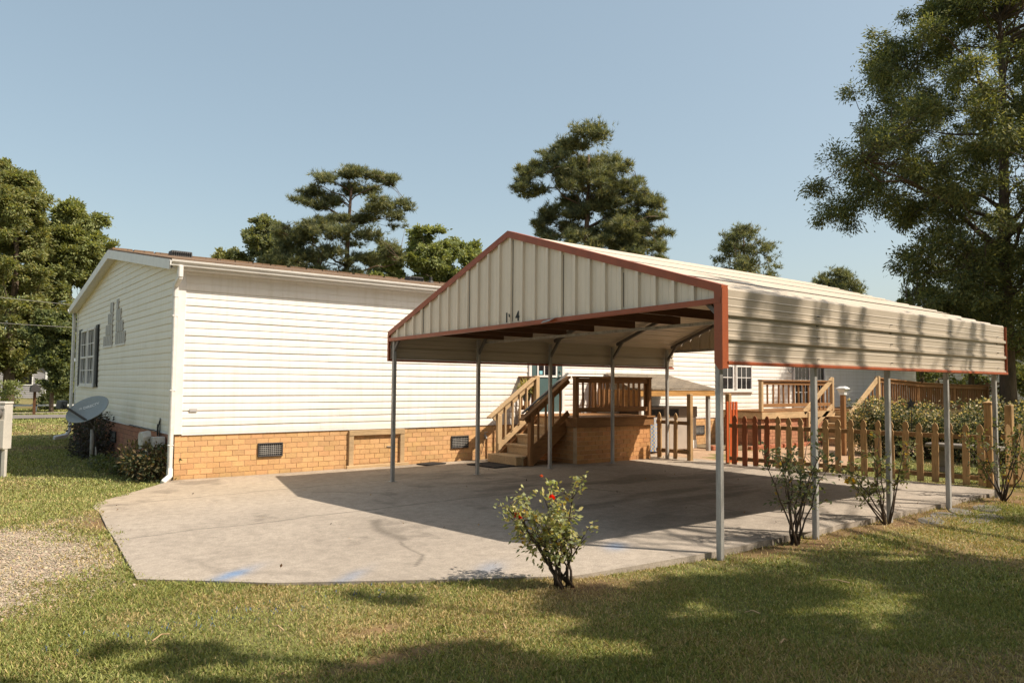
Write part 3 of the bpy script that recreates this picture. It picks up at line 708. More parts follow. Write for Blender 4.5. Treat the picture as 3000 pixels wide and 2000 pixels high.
# gable sheets, vertical ribs
def gable(x,out,zL,zR,mat):
    mb=MB(); y=YL+.054; n=26; W=5.865; prof=[]
    pitch=W/n
    for k in range(n):
        c=y-k*pitch
        if k: prof+=[(c+.024,0),(c+.015,.03),(c-.015,.03),(c-.024,0)]
        else: prof+=[(c,0)]
        for m in (1,2): e=c-pitch*m/3; prof+=[(e+.006,0),(e,.003),(e-.006,0)]
    prof+=[(y-W,0),(YR-.045,0)]
    top=lambda yy: PZ-(.02 if out<0 else -.004)-(abs(yy-PY)/(abs((YL+.06)-PY) if yy>PY else abs((YR-.045)-PY)))*(PZ-(EL if yy>PY else ER))
    bot=lambda yy: zL+(zR-zL)*(YL-yy)/(YL-YR)
    # extra vertex at ridge
    prof=sorted(prof+[(PY,0)],key=lambda q:-q[0])
    vs=[]
    for yy,o_ in prof: vs+=[(x+out*o_,yy,bot(yy)),(x+out*o_,yy,max(bot(yy)+.01,top(yy)))]
    mb.add(vs,[(2*i,2*i+1,2*i+3,2*i+2) for i in range(len(prof)-1)])
    return mb.build('gable_panel',mat,cp,solid=.002)
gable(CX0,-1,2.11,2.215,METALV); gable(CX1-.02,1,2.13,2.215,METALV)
# seams of the gable sheets (overlap edges)
for kk in (4,9,13,17,21):
    y=YL+.054-kk*5.865/26-.0265
    zt=PZ-.06-(abs(y-PY)/2.95)*(.97); mb=MB(); mb.box((CX0-.006,y-.0025,2.15+(-1.93-y)*.018),(CX0-.003,y+.0025,zt)); mb.build('panel_seam',DGREY,cp)
# front trims
yl_,zl_=yz(1,1); yr_,zr_=yz(1,-1)
mb=MB(); 
for (ye,ze) in ((yl_,zl_),(yr_,zr_)):
    d=(V((0,ye-PY,ze-PZ))).normalized()
    mb.add([(CX0-.035,PY,PZ+.035),(CX0-.035,ye+.035*(1 if ye>PY else -1),ze+.03),(CX0-.035,ye+.035*(1 if ye>PY else -1),ze-.045),(CX0-.035,PY,PZ-.045),
            (CX0+.06,PY,PZ+.035),(CX0+.06,ye+.035*(1 if ye>PY else -1),ze+.03),(CX0+.06,ye+.035*(1 if ye>PY else -1),ze+.022),(CX0+.06,PY,PZ+.027),
            (CX0-.030,ye+.035*(1 if ye>PY else -1),ze-.045),(CX0-.030,PY,PZ-.045)],
      [(0,1,2,3),(0,4,5,1),(1,5,6,8,2),(3,2,8,9),(4,7,6,5)])
mb.build('rake_trim',RUST,cp,solid=.003)
mb=MB(); ye=YR-.075; mb.prism([(CX0-.035,ye-.012,1.60),(CX0-.035,ye+.03,1.60),(CX0-.035,ye+.075,1.66),(CX0-.035,ye+.075,ER),(CX0-.035,ye-.012,ER)],(.007,0,0)); mb.box((CX0-.028,ye-.012,1.61),(CX0+.05,ye-.006,ER+.01)); mb.build('corner_trim',RUST,cp)
mb=MB(); ye=YL+.095; mb.box((CX0-.035,ye-.03,1.78),(CX0-.028,ye+.008,EL-.01)); mb.box((CX0-.028,ye+.002,1.78),(CX0+.05,ye+.008,EL)); mb.build('corner_trim',RUST,cp)
mb=MB(); mb.box((CX1+.004,YR-.075,1.66),(CX1+.012,YR-.02,ER)); mb.build('corner_trim',RUST,cp)
mb=MB(); mb.bar((CX0-.03,YL+.06,2.10),(CX0-.03,YR-.07,2.205),.016,.045); mb.bar((CX0+.01,YL+.06,2.085),(CX0+.01,YR-.07,2.19),.06,.012); mb.build('gable_bottom_trim',RUST,cp)
mb=MB(); mb.bar((CX0+.06,YL+.02,2.12),(CX0+.06,YR-.02,2.225),.05,.05); mb.build('gable_rail',GALV,cp)
mb=MB(); mb.bar((CX1-.06,YL+.02,2.13),(CX1-.06,YR-.02,2.215),.05,.05); mb.build('gable_rail',GALV,cp)
# bent end of the trim catching the sun
mb=MB(); mb.add([(CX0-.045,-5.44,2.165),(CX0-.05,-5.66,2.19),(CX0-.11,-5.62,2.15),(CX0-.10,-5.47,2.135)],[(0,1,2,3)]); mb.build('bent_trim_tab',GALV,cp,solid=.003)
# digits
def text_mesh(txt,size,bold=0):
    cu=bpy.data.curves.new('t','FONT'); cu.body=txt; cu.size=size; cu.extrude=.0012; cu.offset=bold
    ob=bpy.data.objects.new('t',cu); COL.objects.link(ob)
    dg=bpy.context.evaluated_depsgraph_get(); me=bpy.data.meshes.new_from_object(ob.evaluated_get(dg))
    bpy.data.objects.remove(ob); return me
def digit(ch,y,z,cut=False,rot=0):
    me=text_mesh(ch,.155,.0055); bm=bmesh.new(); bm.from_mesh(me)
    if cut:
        bmesh.ops.bisect_plane(bm,geom=bm.verts[:]+bm.edges[:]+bm.faces[:],plane_co=(.044,0,0),plane_no=(1,0,0),clear_inner=True)
        bmesh.ops.bisect_plane(bm,geom=bm.verts[:]+bm.edges[:]+bm.faces[:],plane_co=(0,.030,0),plane_no=(0,1,0))
    for v in bm.verts: x_,y_,z_=v.co; yy=y-x_*.85; v.co=(CX0-(float(np.interp(abs(yy+4.8085),[.015,.024],[.0325,.005])) if cut else .0075)-z_, yy, z+y_)
    bm.to_mesh(me); bm.free(); me.materials.clear(); me.materials.append(BLACK)
    o=link('house_number',me,cp); 
    for v in me.vertices: v.co-=org(cp)
    return o
digit('1',-4.690,2.198); digit('9',-4.757,2.181,True); digit('4',-4.898,2.205)

# ------------------------------------------------------------------ decks
def rail_run(parent,p,q,n,zf=.10,top=.05,cap=True,mats=(WZ,WX),post=None,bw=.036):
    """level or sloped railing between floor points p,q (z=floor), height H"""
    p=V(p);q=V(q);H=.75
    d=(q-p)
    up=V((0,0,1)); ax=0 if abs(d.x)>abs(d.y) else 1
    side=up.cross(V((d.x,d.y,0)).normalized())
    wd=mats[1]
    mb=MB(); mb.bar(p+up*(H-.07),q+up*(H-.07),.038,.088); mb.build('top_rail',wd,parent,bevel=.004)
    if cap: mb=MB(); mb.bar(p+up*(H-.006),q+up*(H-.006),.12,.034,ext=.05); mb.build('rail_cap',wd,parent,bevel=.005)
    mb=MB(); mb.bar(p+up*.135,q+up*.135,.038,.088); mb.build('bottom_rail',wd,parent,bevel=.004)
    for k in range(n):
        t=(k+.5)/n+ (random.random()-.5)*.15/n; c=p+d*t
        a=c+side*.04+up*.09; b=c+side*.04+up*(H-.03)+V((d.x,d.y,0)).normalized()*random.uniform(-.012,.012)
        mb=MB(); mb.bar(a,b,bw,bw,up=(d.x,d.y,0)); mb.build('baluster',mats[0],parent,bevel=.003)
def newel(parent,x,y,z0,z1,w=.088,mat=None):
    mb=MB().box((x-w/2,y-w/2,z0),(x+w/2,y+w/2,z1)); return mb.build('railing_post',mat or WZ,parent,bevel=.006)
def deck_boards(parent,x0,x1,y0,y1,z,along='x',w=.14):
    mb=MB()
    a0,a1=(y0,y1) if along=='x' else (x0,x1); n=max(1,int(round((a1-a0)/w))); w=(a1-a0)/n
    for k in range(n):
        b=a0+k*w; j=random.uniform(-.012,.012)
        if along=='x': mb.box((x0-.02+j,b+.003,z-.032),(x1+.02+j,b+w-.003,z))
        else: mb.box((b+.003,y0-.02,z-.032),(b+w-.003,y1,z))
    return mb.build('floor_boards',WX if along=='x' else WY,parent,bevel=.003)
def stair(parent,x0,x1,y0,y1,zt,n,mats,dirx=1):
    """rising along +X from x0 to x1"""
    rise=zt/n; run=(x1-x0)/(n-1)
    for k in range(n-1):
        xa=x0+k*run; z=rise*(k+1)
        mb=MB().box((xa+.012,y0+.02,z-rise+.004),(xa+.034,y1-.02,z-.036)); mb.build('riser',mats[1],parent)
        mb=MB().box((xa-.015,y0+.01,z-.035),(xa+run+.03,y1-.01,z)); mb.build('tread',mats[1],parent,bevel=.004)
    mb=MB().box((x1+.012,y0+.02,zt-rise),(x1+.03,y1-.02,zt-.036)); mb.build('riser',mats[1],parent)
    for y in (y0+.02,y1-.02):
        mb=MB(); mb.prism([(x0+.02,y-.018,.005),(x0+.24,y-.018,.005),(x1+.04,y-.018,zt-.30),(x1+.04,y-.018,zt-.05),(x0+.02,y-.018,rise*.75)],(0,.036,0)); mb.build('stringer',mats[0],parent)
pc=empty('porch',(7.5,-.9,0),'wooden porch with stairs on a brick base under the teal door','porch')
DX0,DX1,DY0=6.47,8.56,-1.74; DZ=.85
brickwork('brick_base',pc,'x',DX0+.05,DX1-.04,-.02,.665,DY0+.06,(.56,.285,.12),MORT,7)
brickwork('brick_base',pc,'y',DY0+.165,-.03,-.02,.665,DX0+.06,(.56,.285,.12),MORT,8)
mb=MB(); mb.box((DX1-.12,DY0+.165,-.02),(DX1-.04,-.03,.663)); mb.build('brick_base',BRICK,pc)
mb=MB(); mb.box((DX0,DY0,.668),(DX1,DY0+.04,DZ-.034)); mb.box((DX0,DY0+.042,.668),(DX0+.04,-.03,DZ-.034)); mb.box((DX1-.04,DY0+.042,.668),(DX1,-.03,DZ-.034)); mb.build('rim_board',WX,pc,bevel=.004)
deck_boards(pc,DX0,DX1,DY0-.03,-.035,DZ)
newel(pc,DX0+.05,DY0+.09,DZ,1.60); newel(pc,DX1-.06,DY0+.09,DZ,1.60); newel(pc,DX0+.05,-.52,DZ,1.62,mat=TZ); newel(pc,DX1-.06,-.09,DZ,1.60)
rail_run(pc,(DX0+.05,DY0+.09,DZ),(DX1-.06,DY0+.09,DZ),13,bw=.032)
rail_run(pc,(DX1-.06,DY0+.09,DZ),(DX1-.06,-.06,DZ),11,mats=(WZ,WY))
rail_run(pc,(DX0+.05,-.50,DZ),(DX0+.05,-.05,DZ),4,mats=(WZ,WY))
SX0=5.47
stair(pc,SX0,DX0-.02,-1.42,-.58,DZ,5,(WX,TX))
mb=MB(); mb.box((5.36,-1.36,.012),(5.56,-.50,.165)); mb.build('bottom_step',TX,pc,bevel=.005)
newel(pc,5.62,-.50,.02,.87,mat=TZ); newel(pc,5.60,-1.47,.004,.87)
for y,mt in ((-.50,(TZ,TX)),(-1.47,(WZ,WX))):
    a=V((5.38,y,.82)); b=V((6.50,y,1.60))
    mb=MB(); mb.bar(a+V((.1,0,-.02)),b+V((0,0,-.07)),.038,.10); mb.build('stair_rail',mt[1],pc,bevel=.004)
    mb=MB(); mb.bar(a,b,.13,.032); mb.build('rail_cap',mt[1],pc,bevel=.004)
    mb=MB(); mb.bar((5.64,y,.30),(6.5,y,.93),.038,.10); mb.build('stair_rail',mt[1],pc,bevel=.004)
    for k in range(5):
        t=.17+k*.155; p=a.lerp(b,t); mb=MB(); mb.bar((p.x,y-.035,p.z-.62),(p.x,y-.035,p.z-.06),.034,.034); mb.build('baluster',mt[0],pc,bevel=.003)
mb=MB(); mb.bar((5.45,-1.40,.93),(6.55,-1.40,1.665),.05,.03)
for t in (.12,.5,.9): p=V((5.45,-1.40,.93)).lerp(V((6.55,-1.40,1.665)),t); mb.bar(p,p+V((0,-.05,-.07)),.02,.05)
mb.build('handrail',DKSTEEL,pc,bevel=.008)

d2=empty('rear_deck',(18,-1.2,0),'long wooden deck with brown railings and steps below the patio door','deck')
brickwork('brick_base',d2,'x',13.02,16.2,-.05,.655,-1.2,(.46,.22,.125),MORTR,9)
brickwork('brick_base',d2,'y',-1.095,-.03,-.05,.655,13.03,(.46,.22,.125),MORTR,10)
mb=MB(); mb.box((12.95,-1.28,.66),(16.26,-1.24,.816)); mb.box((12.95,-1.238,.66),(12.99,-.03,.816)); mb.box((16.22,-2.5,.66),(16.26,-1.282,.816)); mb.box((16.262,-2.5,.6),(23.3,-2.46,.816)); mb.build('rim_board',TX,d2,bevel=.004)
deck_boards(d2,12.95,23.3,-1.28,-.035,DZ); deck_boards(d2,16.28,23.3,-2.52,-1.29,DZ)
newel(d2,13.0,-1.22,DZ-.1,1.60,mat=TZ); newel(d2,16.22,-1.24,DZ-.25,1.70,mat=TZ); newel(d2,16.22,-2.48,DZ-.3,1.73,mat=TZ); newel(d2,23.25,-2.46,0,1.62)
rail_run(d2,(13.0,-1.22,DZ),(16.2,-1.22,DZ),14)
pp=[(16.25,1.0),(18.6,.90),(20.9,.86),(23.25,.83)]
for (xa,za),(xb,zb) in zip(pp[:-1],pp[1:]):
    rail_run(d2,(xa,-2.46,za-.06),(xb,-2.46,zb-.06),18)
    newel(d2,xb,-2.40,0,zb+.66)
rail_run(d2,(23.25,-2.46,.8),(23.25,-.06,.8),16,mats=(WZ,WY))
stair(d2,14.95,16.18,-2.42,-1.32,DZ,5,(TX,TX))
for y in (-1.26,-2.48):
    newel(d2,15.0,y,.0,.80,mat=TZ)
    a=V((14.80,y,.80)); b=V((16.22,y,1.72))
    mb=MB(); mb.bar(a+V((0,0,-.02)),b+V((0,0,-.06)),.04,.13); mb.build('stair_rail',TX,d2,bevel=.004)
    mb=MB(); mb.bar((15.02,y,.25),(16.2,y,.95),.04,.11); mb.build('stair_rail',TX,d2,bevel=.004)
    for k in range(6):
        p=a.lerp(b,.2+k*.13); mb=MB(); mb.bar((p.x,y+.035,p.z-.7),(p.x,y+.035,p.z-.06),.034,.034); mb.build('baluster',WZ,d2,bevel=.003)

# ------------------------------------------------------------------ leaves
def unit(a): return a/np.maximum(1e-9,np.linalg.norm(a,axis=-1,keepdims=True))
def leaf_quads(p,L,W,rg,droop=0.0,bias=.4,dirs=None):
    n=len(p); d=unit(rg.normal(size=(n,3))) if dirs is None else unit(dirs+rg.normal(size=(n,3))*.45)
    d[:,2]-=droop; d=unit(d)
    nr=unit(rg.normal(size=(n,3))+np.array([0,0,bias*2])); w=unit(np.cross(d,nr))
    L=np.asarray(L).reshape(-1,1)*np.ones((n,1)); W=np.asarray(W).reshape(-1,1)*np.ones((n,1))
    nn=np.cross(w,d)
    v=np.stack([p,p+d*L*.45+w*W*.5+nn*L*.06,p+d*L,p+d*L*.45-w*W*.5+nn*L*.06],1)
    return v.reshape(-1,3),np.arange(n*4).reshape(n,4)
def pick(pal,n,rg,lo=.7,hi=1.3):
    pal=np.array(pal)*1.45+np.array([.0,.0,.018]); return pal[rg.integers(0,len(pal),n)]*rg.uniform(lo,hi,(n,1))
LAT=np.array([.788,-.616,0.]); DEP=np.array([.614,.787,0.])
def limb(mb,p0,p1,r0,r1,rg,n=5,sag=.0,wob=.06,sides=6):
    p0=np.array(p0);p1=np.array(p1);L=np.linalg.norm(p1-p0); pts=[];rs=[]
    for i in range(n+1):
        t=i/n; p=p0+(p1-p0)*t+np.array([0,0,math.sin(t*math.pi)*sag*L])
        if 0<i<n: p=p+rg.normal(size=3)*wob*L*.5
        pts.append(p); rs.append(r0+(r1-r0)*t)
    mb.tube(pts,rs,sides); return pts
def from_rows(rows,n,rg,depth=.8,rc=(.5,.9),flat=.75):
    """sample clump centres (lat,dep,h,r) inside a crown outline"""
    hs=np.array([r[0] for r in rows])[::-1]; ls=np.array([r[1] for r in rows])[::-1]; rs=np.array([r[2] for r in rows])[::-1]
    out=[]
    tries=0
    while len(out)<n and tries<n*30:
        tries+=1
        h=rg.uniform(hs[0],hs[-1]); l=np.interp(h,hs,ls); r=np.interp(h,hs,rs); hw=(r-l)/2
        if rg.random()>hw/np.max((rs-ls)/2)+.15: continue
        rad=min(rg.uniform(*rc),max(.25,hw*.8))
        uu=rg.uniform(-1,1); vv=rg.uniform(-1,1)
        if uu*uu+vv*vv>1: continue
        if uu*uu+vv*vv<.12 and rg.random()<.5: continue
        la=(l+r)/2+uu*max(.05,hw-rad*.8); de=vv*max(.1,hw*depth)
        out.append((la,de,h,rad,rad*flat))
    return out
def tree(name,base,label,cat,clumps,nleaf,L,W,pal,seed,bark=BARK,trunk_r=.3,trunk_top=None,group=None,twigs=7,needle=False,lean=0.,sig=.35,mat=None,limbs=True,shell=.0,droop=.1):
    rg=np.random.default_rng(seed); b=np.array([base[0],base[1],float(gz(np.array([base[0]]),np.array([base[1]]))[0])])
    root=empty(name,tuple(b),label,cat,group)
    C=np.array([b+LAT*c[0]+DEP*c[1]+np.array([0,0,c[2]-b[2]]) for c in clumps]); Rr=np.array([c[3] for c in clumps]); Rz=np.array([c[4] for c in clumps])
    top=trunk_top or C[:,2].max()*.85
    mb=MB(); n=10; tp=[]
    tops=b+LAT*lean+np.array([0,0,top])
    for i in range(n+1):
        t=i/n; p=b*(1-t)+tops*t; p=p+LAT*math.sin(t*5+seed)*.12*trunk_r*4*t+DEP*math.cos(t*4+seed)*.1*trunk_r*3*t; p[2]=b[2]-.1+(top+.1)*t
        tp.append(p)
    mb.tube(tp,[trunk_r*(1.25 if i==0 else 1)*(1-.78*i/n) for i in range(n+1)],10)
    pts=[];dr=[]
    vol=Rr*Rr*Rz; wts=vol**.66; wts=wts/wts.sum()
    nkey=len(C) if len(C)<26 else max(14,len(C)//11)
    keys=list(range(len(C))) if nkey==len(C) else list(rg.permutation(len(C))[:nkey]); ks=set(keys); KC=C[keys]
    for k in range(len(C)):
        c=C[k]
        if limbs and k not in ks:
            dd_=np.linalg.norm(KC-c,axis=1)+.5*np.maximum(0,KC[:,2]-c[2]); q0=KC[int(np.argmin(dd_))]
            LL=np.linalg.norm(c-q0); limb(mb,q0,c,.010+.006*LL,.006,rg,4,.05,.09,4)
        elif limbs:
            hz=np.clip(c[2]-np.linalg.norm((c-b)[:2])*.45,b[2]+top*.18,top*.97); t=(hz-b[2]+.1)/(top+.1)*n; i=min(n-1,int(t)); p0=tp[i]*(1-(t-i))+tp[i+1]*(t-i)
            LL=np.linalg.norm(c-p0); limb(mb,p0,c,max(.015,min(trunk_r*.30,.013*LL+.012)),.012,rg,6,.07,.06,5)
        nk=max(12,int(nleaf*wts[k])); nt=max(3,int(twigs*(Rr[k]/Rr.mean())))
        tw=unit(rg.normal(size=(nt,3)))*np.array([Rr[k],Rr[k],Rz[k]])*rg.uniform(.55,1.0,(nt,1))
        for q in tw[:4 if limbs else 0]: mb.tube([c,c+q*.5+np.array([0,0,.04]),c+q],[.011,.008,.004],4,cap=False)
        a=rg.integers(0,nt,nk); s=rg.uniform(.15,1.08,nk)**.7
        p=c+tw[a]*s[:,None]+rg.normal(size=(nk,3))*sig*np.array([Rr[k],Rr[k],Rz[k]])*.5
        pts.append(p); dr.append(unit(tw[a]))
    trunk=mb.build('trunk',bark,root,smooth=True)
    p=np.concatenate(pts); d=np.concatenate(dr); n=len(p)
    if needle:
        # tufts of thin needles fanned about an upward-outward axis
        q=7; ax=unit(d*.55+np.array([0,0,.55])+rg.normal(size=(n,3))*.35)
        pp=np.repeat(p,q,0); dd=unit(np.repeat(ax,q,0)+rg.normal(size=(n*q,3))*.55)
        w=unit(np.cross(dd,rg.normal(size=(n*q,3))))*W*.5; LL=(L*rg.uniform(.7,1.2,(n*q,1)))
        v=np.stack([pp-w,pp+w,pp+dd*LL],1).reshape(-1,3); f=np.arange(n*q*3).reshape(-1,3)
        c=np.repeat(np.repeat(pick(pal,n,rg),q,0)*rg.uniform(.8,1.2,(n*q,1)),3,0)
        np_mesh('crown',v,f,3,mat or NEEDLE,root,col=c)
    else:
        v,f=leaf_quads(p,L*rg.uniform(.6,1.25,n),W*rg.uniform(.7,1.2,n),rg,droop,.5,d)
        # colour varies clump by clump and leaf by leaf
        c=pick(pal,n,rg); np_mesh('crown',v,f,4,mat or LEAF,root,col=np.repeat(c,4,0))
    return root
PINEG=[(.105,.12,.052),(.135,.145,.06),(.08,.095,.045),(.19,.185,.08)]
OAKG=[(.15,.16,.05),(.18,.18,.058),(.11,.122,.04),(.22,.205,.075)]
LIMEG=[(.15,.178,.056),(.175,.20,.064),(.115,.14,.046),(.22,.23,.085)]
DARKG=[(.06,.08,.025),(.08,.10,.03),(.10,.115,.036),(.13,.14,.045)]
PALEG=[(.15,.17,.075),(.17,.19,.085),(.12,.14,.06)]
def cl5(L,seed,dj=.6):
    rg=np.random.default_rng(seed); out=[]
    for a,h,rx,rz_ in L:
        d0=rg.uniform(-1,1)*max(.3,(3.4-abs(a))*dj); out.append((a,d0,h,rx*.8,rz_*.9))
        for _ in range(4):
            k=rg.uniform(.3,.6); out.append((a+rg.normal()*rx*.55,d0+rg.normal()*rx*.7,h-abs(rg.normal())*rz_*.6,rx*k,rz_*k*1.0))
    return out
PINE1=[(.18,14.21,1.3,.37),(-1.38,13.74,1.04,.42),(1.62,14.13,.99,.37),(2.66,13.69,.65,.26),(-2.29,13.17,.68,.37),(-1.25,12.7,1.25,.42),(.18,13.35,1.17,.37),(-1.9,12.18,1.04,.26),(-2.69,12.57,.31,.26),(2.01,11.97,1.17,.42),(3.31,12.23,.73,.37),(2.92,11.39,.65,.26),(.96,11.39,1.04,.37),(-.6,11.39,1.04,.47),(-1.51,10.61,1.3,.52),(-.08,10.22,1.3,.47),(1.49,10.22,1.04,.42),(-2.69,10.22,.91,.47),(-3.6,9.83,.91,.65),(-3.99,10.61,.78,.42),(-2.42,9.05,1.3,.57),(-.6,9.05,1.04,.52),(1.23,9.05,1.04,.47),(-3.99,8.79,.91,.65),(2.79,9.44,.78,.52),(-1.9,8.0,1.56,.52),(.18,7.87,1.3,.52)]
PINE2=[(-.9,12.2,.9,.6),(.6,11.4,1.0,.6),(-.3,13.0,1.0,.6),(1.2,12.4,.9,.6),(-.6,10.8,.9,.5),(2.0,9.8,1.0,.5),(.2,9.9,1.0,.5),(3.0,10.0,.8,.5),(0,14.46,1.39,.58),(-1.27,14.11,.81,.42),(1.27,13.88,1.04,.51),(-1.97,13.42,.7,.37),(-.12,13.42,1.39,.51),(1.85,12.95,.58,.42),(-2.9,12.95,.7,.42),(-3.36,12.38,.58,.37),(-1.51,12.72,.93,.46),(.35,12.38,1.16,.46),(-2.67,11.91,.93,.32),(-.81,11.68,.81,.42),(1.74,11.91,.93,.46),(2.67,12.26,.7,.42),(3.13,11.45,1.04,.46),(3.82,11.33,.58,.37),(1.27,11.22,1.04,.42),(-1.74,10.75,.93,.42),(-2.32,10.29,.7,.37),(-1.04,10.06,.81,.32),(2.2,10.52,1.16,.42),(3.59,10.52,.7,.32),(1.27,10.06,.7,.35),(-1.97,9.48,.7,.37),(-.58,9.25,.81,.42),(1.27,9.13,1.16,.46),(2.67,9.59,1.04,.46),(4.06,9.71,.58,.32),(3.59,9.02,.81,.37),(.12,8.44,1.39,.58),(2.2,8.44,1.16,.51),(3.82,8.2,.46,.28)]
G_BACK='trees standing behind the mobile home'
tree('pine_tree',(16.93,29.8),'tall flat topped pine with tiered boughs, left of the carport peak','tree',cl5(PINE1,1),15000,.30,.036,PINEG,21,PBARK,.30,13.6,G_BACK,needle=True,sig=.5,droop=0,twigs=10)
tree('pine_tree',(24.8,17.3),'tallest rounded pine rising directly behind the carport roof','tree',cl5(PINE2,2),27000,.28,.032,PINEG,22,PBARK,.30,13.9,G_BACK,needle=True,sig=.5,droop=0,twigs=10)
rr=np.random.default_rng
tree('pine_tree',(61.58,33.04),'small distant pine with an open crown above the carport roof','tree',from_rows([(17.44,-1.3,1.09),(16.26,-2.82,2.61),(14.96,-3.48,3.26),(13.65,-3.82,3.82),(11.7,-3.48,3.91)],80,rr(31),.8,(.4,.75),.7),3000,.42,.055,PINEG,23,PBARK,.25,16.8,G_BACK,needle=True,sig=.8)
tree('pine_tree',(78.34,32.66),'farthest low pine top just above the carport roof, nearest the big oak','tree',from_rows([(14.53,-1.23,1.23),(13.65,-2.36,2.22),(12.42,-2.95,3.2),(10.5,-3,3.2)],60,rr(32),.8,(.4,.8),.7),3400,.45,.06,PINEG,24,PBARK,.25,13.8,G_BACK,needle=True,sig=.8)
def dtree(base,rows,label,n,nleaf,L,W,pal,seed,rc=(.5,.9),depth=.8,tr=.25,top=None,group=G_BACK,name='broadleaf_tree',flat=.75,keep=None,**k):
    return tree(name,base,label,'tree',[q for q in from_rows(rows,n,rr(seed),depth,rc,flat) if keep is None or keep(q)],nleaf,L,W,pal,seed+500,BARK,tr,top,group,**k)
dtree((18.0,48.04),[(14.53,-.7,.7),(13.83,-1.04,3.13),(12.44,-1.74,3.48),(11.05,-3.13,3.48),(9.66,-3.48,3.48),(8,-3.4,3.4)],'bushy mixed tree left of the flat topped pine',45,52000,.24,.14,PINEG+PALEG,41,(.6,1.1))
dtree((22.24,70.14),[(15.7,-.93,.7),(14.68,-1.85,2.09),(13.29,-2.55,3.01),(11,-2.5,3)],'low distant treetop just above the left part of the house roof',26,22000,.3,.2,OAKG,42,(.7,1.2))
dtree((23.86,30.74),[(11.64,-1.45,.29),(11.3,-2.4,2.2),(10.62,-3.4,3.3),(9.7,-4.2,4.0),(8.2,-4.9,4.2),(6.5,-4.8,4.0)],'bright green round tree touching the left slope of the carport roof',75,90000,.20,.12,LIMEG,43,(.5,.95))
dtree((23.66,37.26),[(11.61,-.48,.64),(10.33,-1.27,1.43),(8.74,-1.75,1.75),(7,-1.8,1.8)],'feathery grey green tree between the flat topped pine and the bright green tree',26,34000,.26,.07,PALEG,44,(.5,.9))
G_LEFT='trees beyond the left end of the house'
dtree((.42,33.8),[(12.44,-.88,-.04),(11.83,-1.76,1.21),(10.73,-2.86,1.87),(9.19,-3.52,2.03),(7.43,-3.74,2.42),(5.22,-3.74,2.86),(3.24,-3.52,2.64),(1.9,-3.4,1.6)],'tallest leafy tree at the left edge of the photo',150,150000,.19,.085,OAKG+LIMEG[:2],45,(.5,.95),.8,.28,10.8,G_LEFT)
dtree((3.27,36.66),[(11.37,-.49,.37),(10.88,-1.1,1.58),(10.03,-1.46,2.07),(9.42,-1.7,2.63),(8.08,-2.19,2.56),(5.89,-2.92,1.95),(3.7,-3.16,1.7)],'leafy tree with a peaked top right behind the house gable',100,120000,.20,.10,LIMEG+OAKG[:2],46,(.5,.9),.8,.25,9.8,G_LEFT)
dtree((-4.6,42),[(13,-2,1.5),(11,-3.6,3),(8,-4,4),(5,-4,4),(2,-3.5,3.5)],'background tree filling the far left edge behind the tallest one',70,60000,.28,.15,OAKG,47,(.7,1.2),.7,.3,11,G_LEFT)
dtree((1.62,27.78),[(4.25,-1.18,1.08),(2.87,-1.28,1.18),(1.89,-.69,1.08),(.9,-.3,.98)],'small dark maple beside the road, low branches near the mailbox',45,42000,.14,.11,DARKG+LIMEG[:1],48,(.35,.6),.9,.1,3.6,G_LEFT)
dtree((10.5,47),[(10,-2,2),(8,-3.5,3.5),(5,-4,4),(2,-3.5,3.5)],'round tree half hidden behind the house gable',40,40000,.25,.14,OAKG,49,(.7,1.2),.7,.3,9,G_LEFT)
# big oak on the right
RO=[(13.04,-.63,2.61),(11.79,-1.77,4.59),(10.75,-2.4,5.11),(10.33,-3.23,5.11),(9.71,-3.34,5.11),(9.08,-3.39,5.11),(8.66,-4.02,5.11),(8.14,-4.02,5.11),(7.73,-4.28,5.11),(7.2,-4.48,4.9),(6.68,-4.95,4.69),(6.37,-5.03,4.48),(6.06,-4.75,4.28),(5.64,-4.22,4.07),(5.43,-3.23,3.86),(5.07,-3.25,3.65),(4.7,-3.08,3.44),(4.08,-2.87,3.23),(3.45,-2.76,3.02),(2.82,-2.56,2.82),(2.41,-2.35,2.4)]
KO=23/18
RO=[(1.46+(h-1.46)*KO,l*KO,r*KO) for h,l,r in RO]
tree('oak_tree',(23.4,-3.0),'big dark willow oak towering over the right end of the carport','tree',from_rows(RO,680,rr(51),.75,(.25,.64),.8),340000,.135,.042,DARKG+OAKG[:2],551,BARK,.26,13.5,twigs=8,sig=.6,droop=.25)
dtree((34.38,2.19),[(5.4,-2.76,3.74),(4.42,-3.35,5.32),(3.24,-3.55,5.71),(1.86,-3.55,5.71),(.6,-3.4,5.6)],'wide shrubby tree behind the oak trunk, right of the far railing',60,30000,.16,.09,DARKG+OAKG[:2],52,(.5,.9),.5,.18,4.6,'trees on the right side')
dtree((25.8,.6),[(6.4,-.8,1.5),(5,-1.6,2.4),(3.4,-1.7,2.6),(2.0,-1.5,2.4)],'slim leafy tree just left of the oak trunk behind the deck',26,15000,.11,.05,DARKG,53,(.35,.6),.7,.10,5,'trees on the right side')
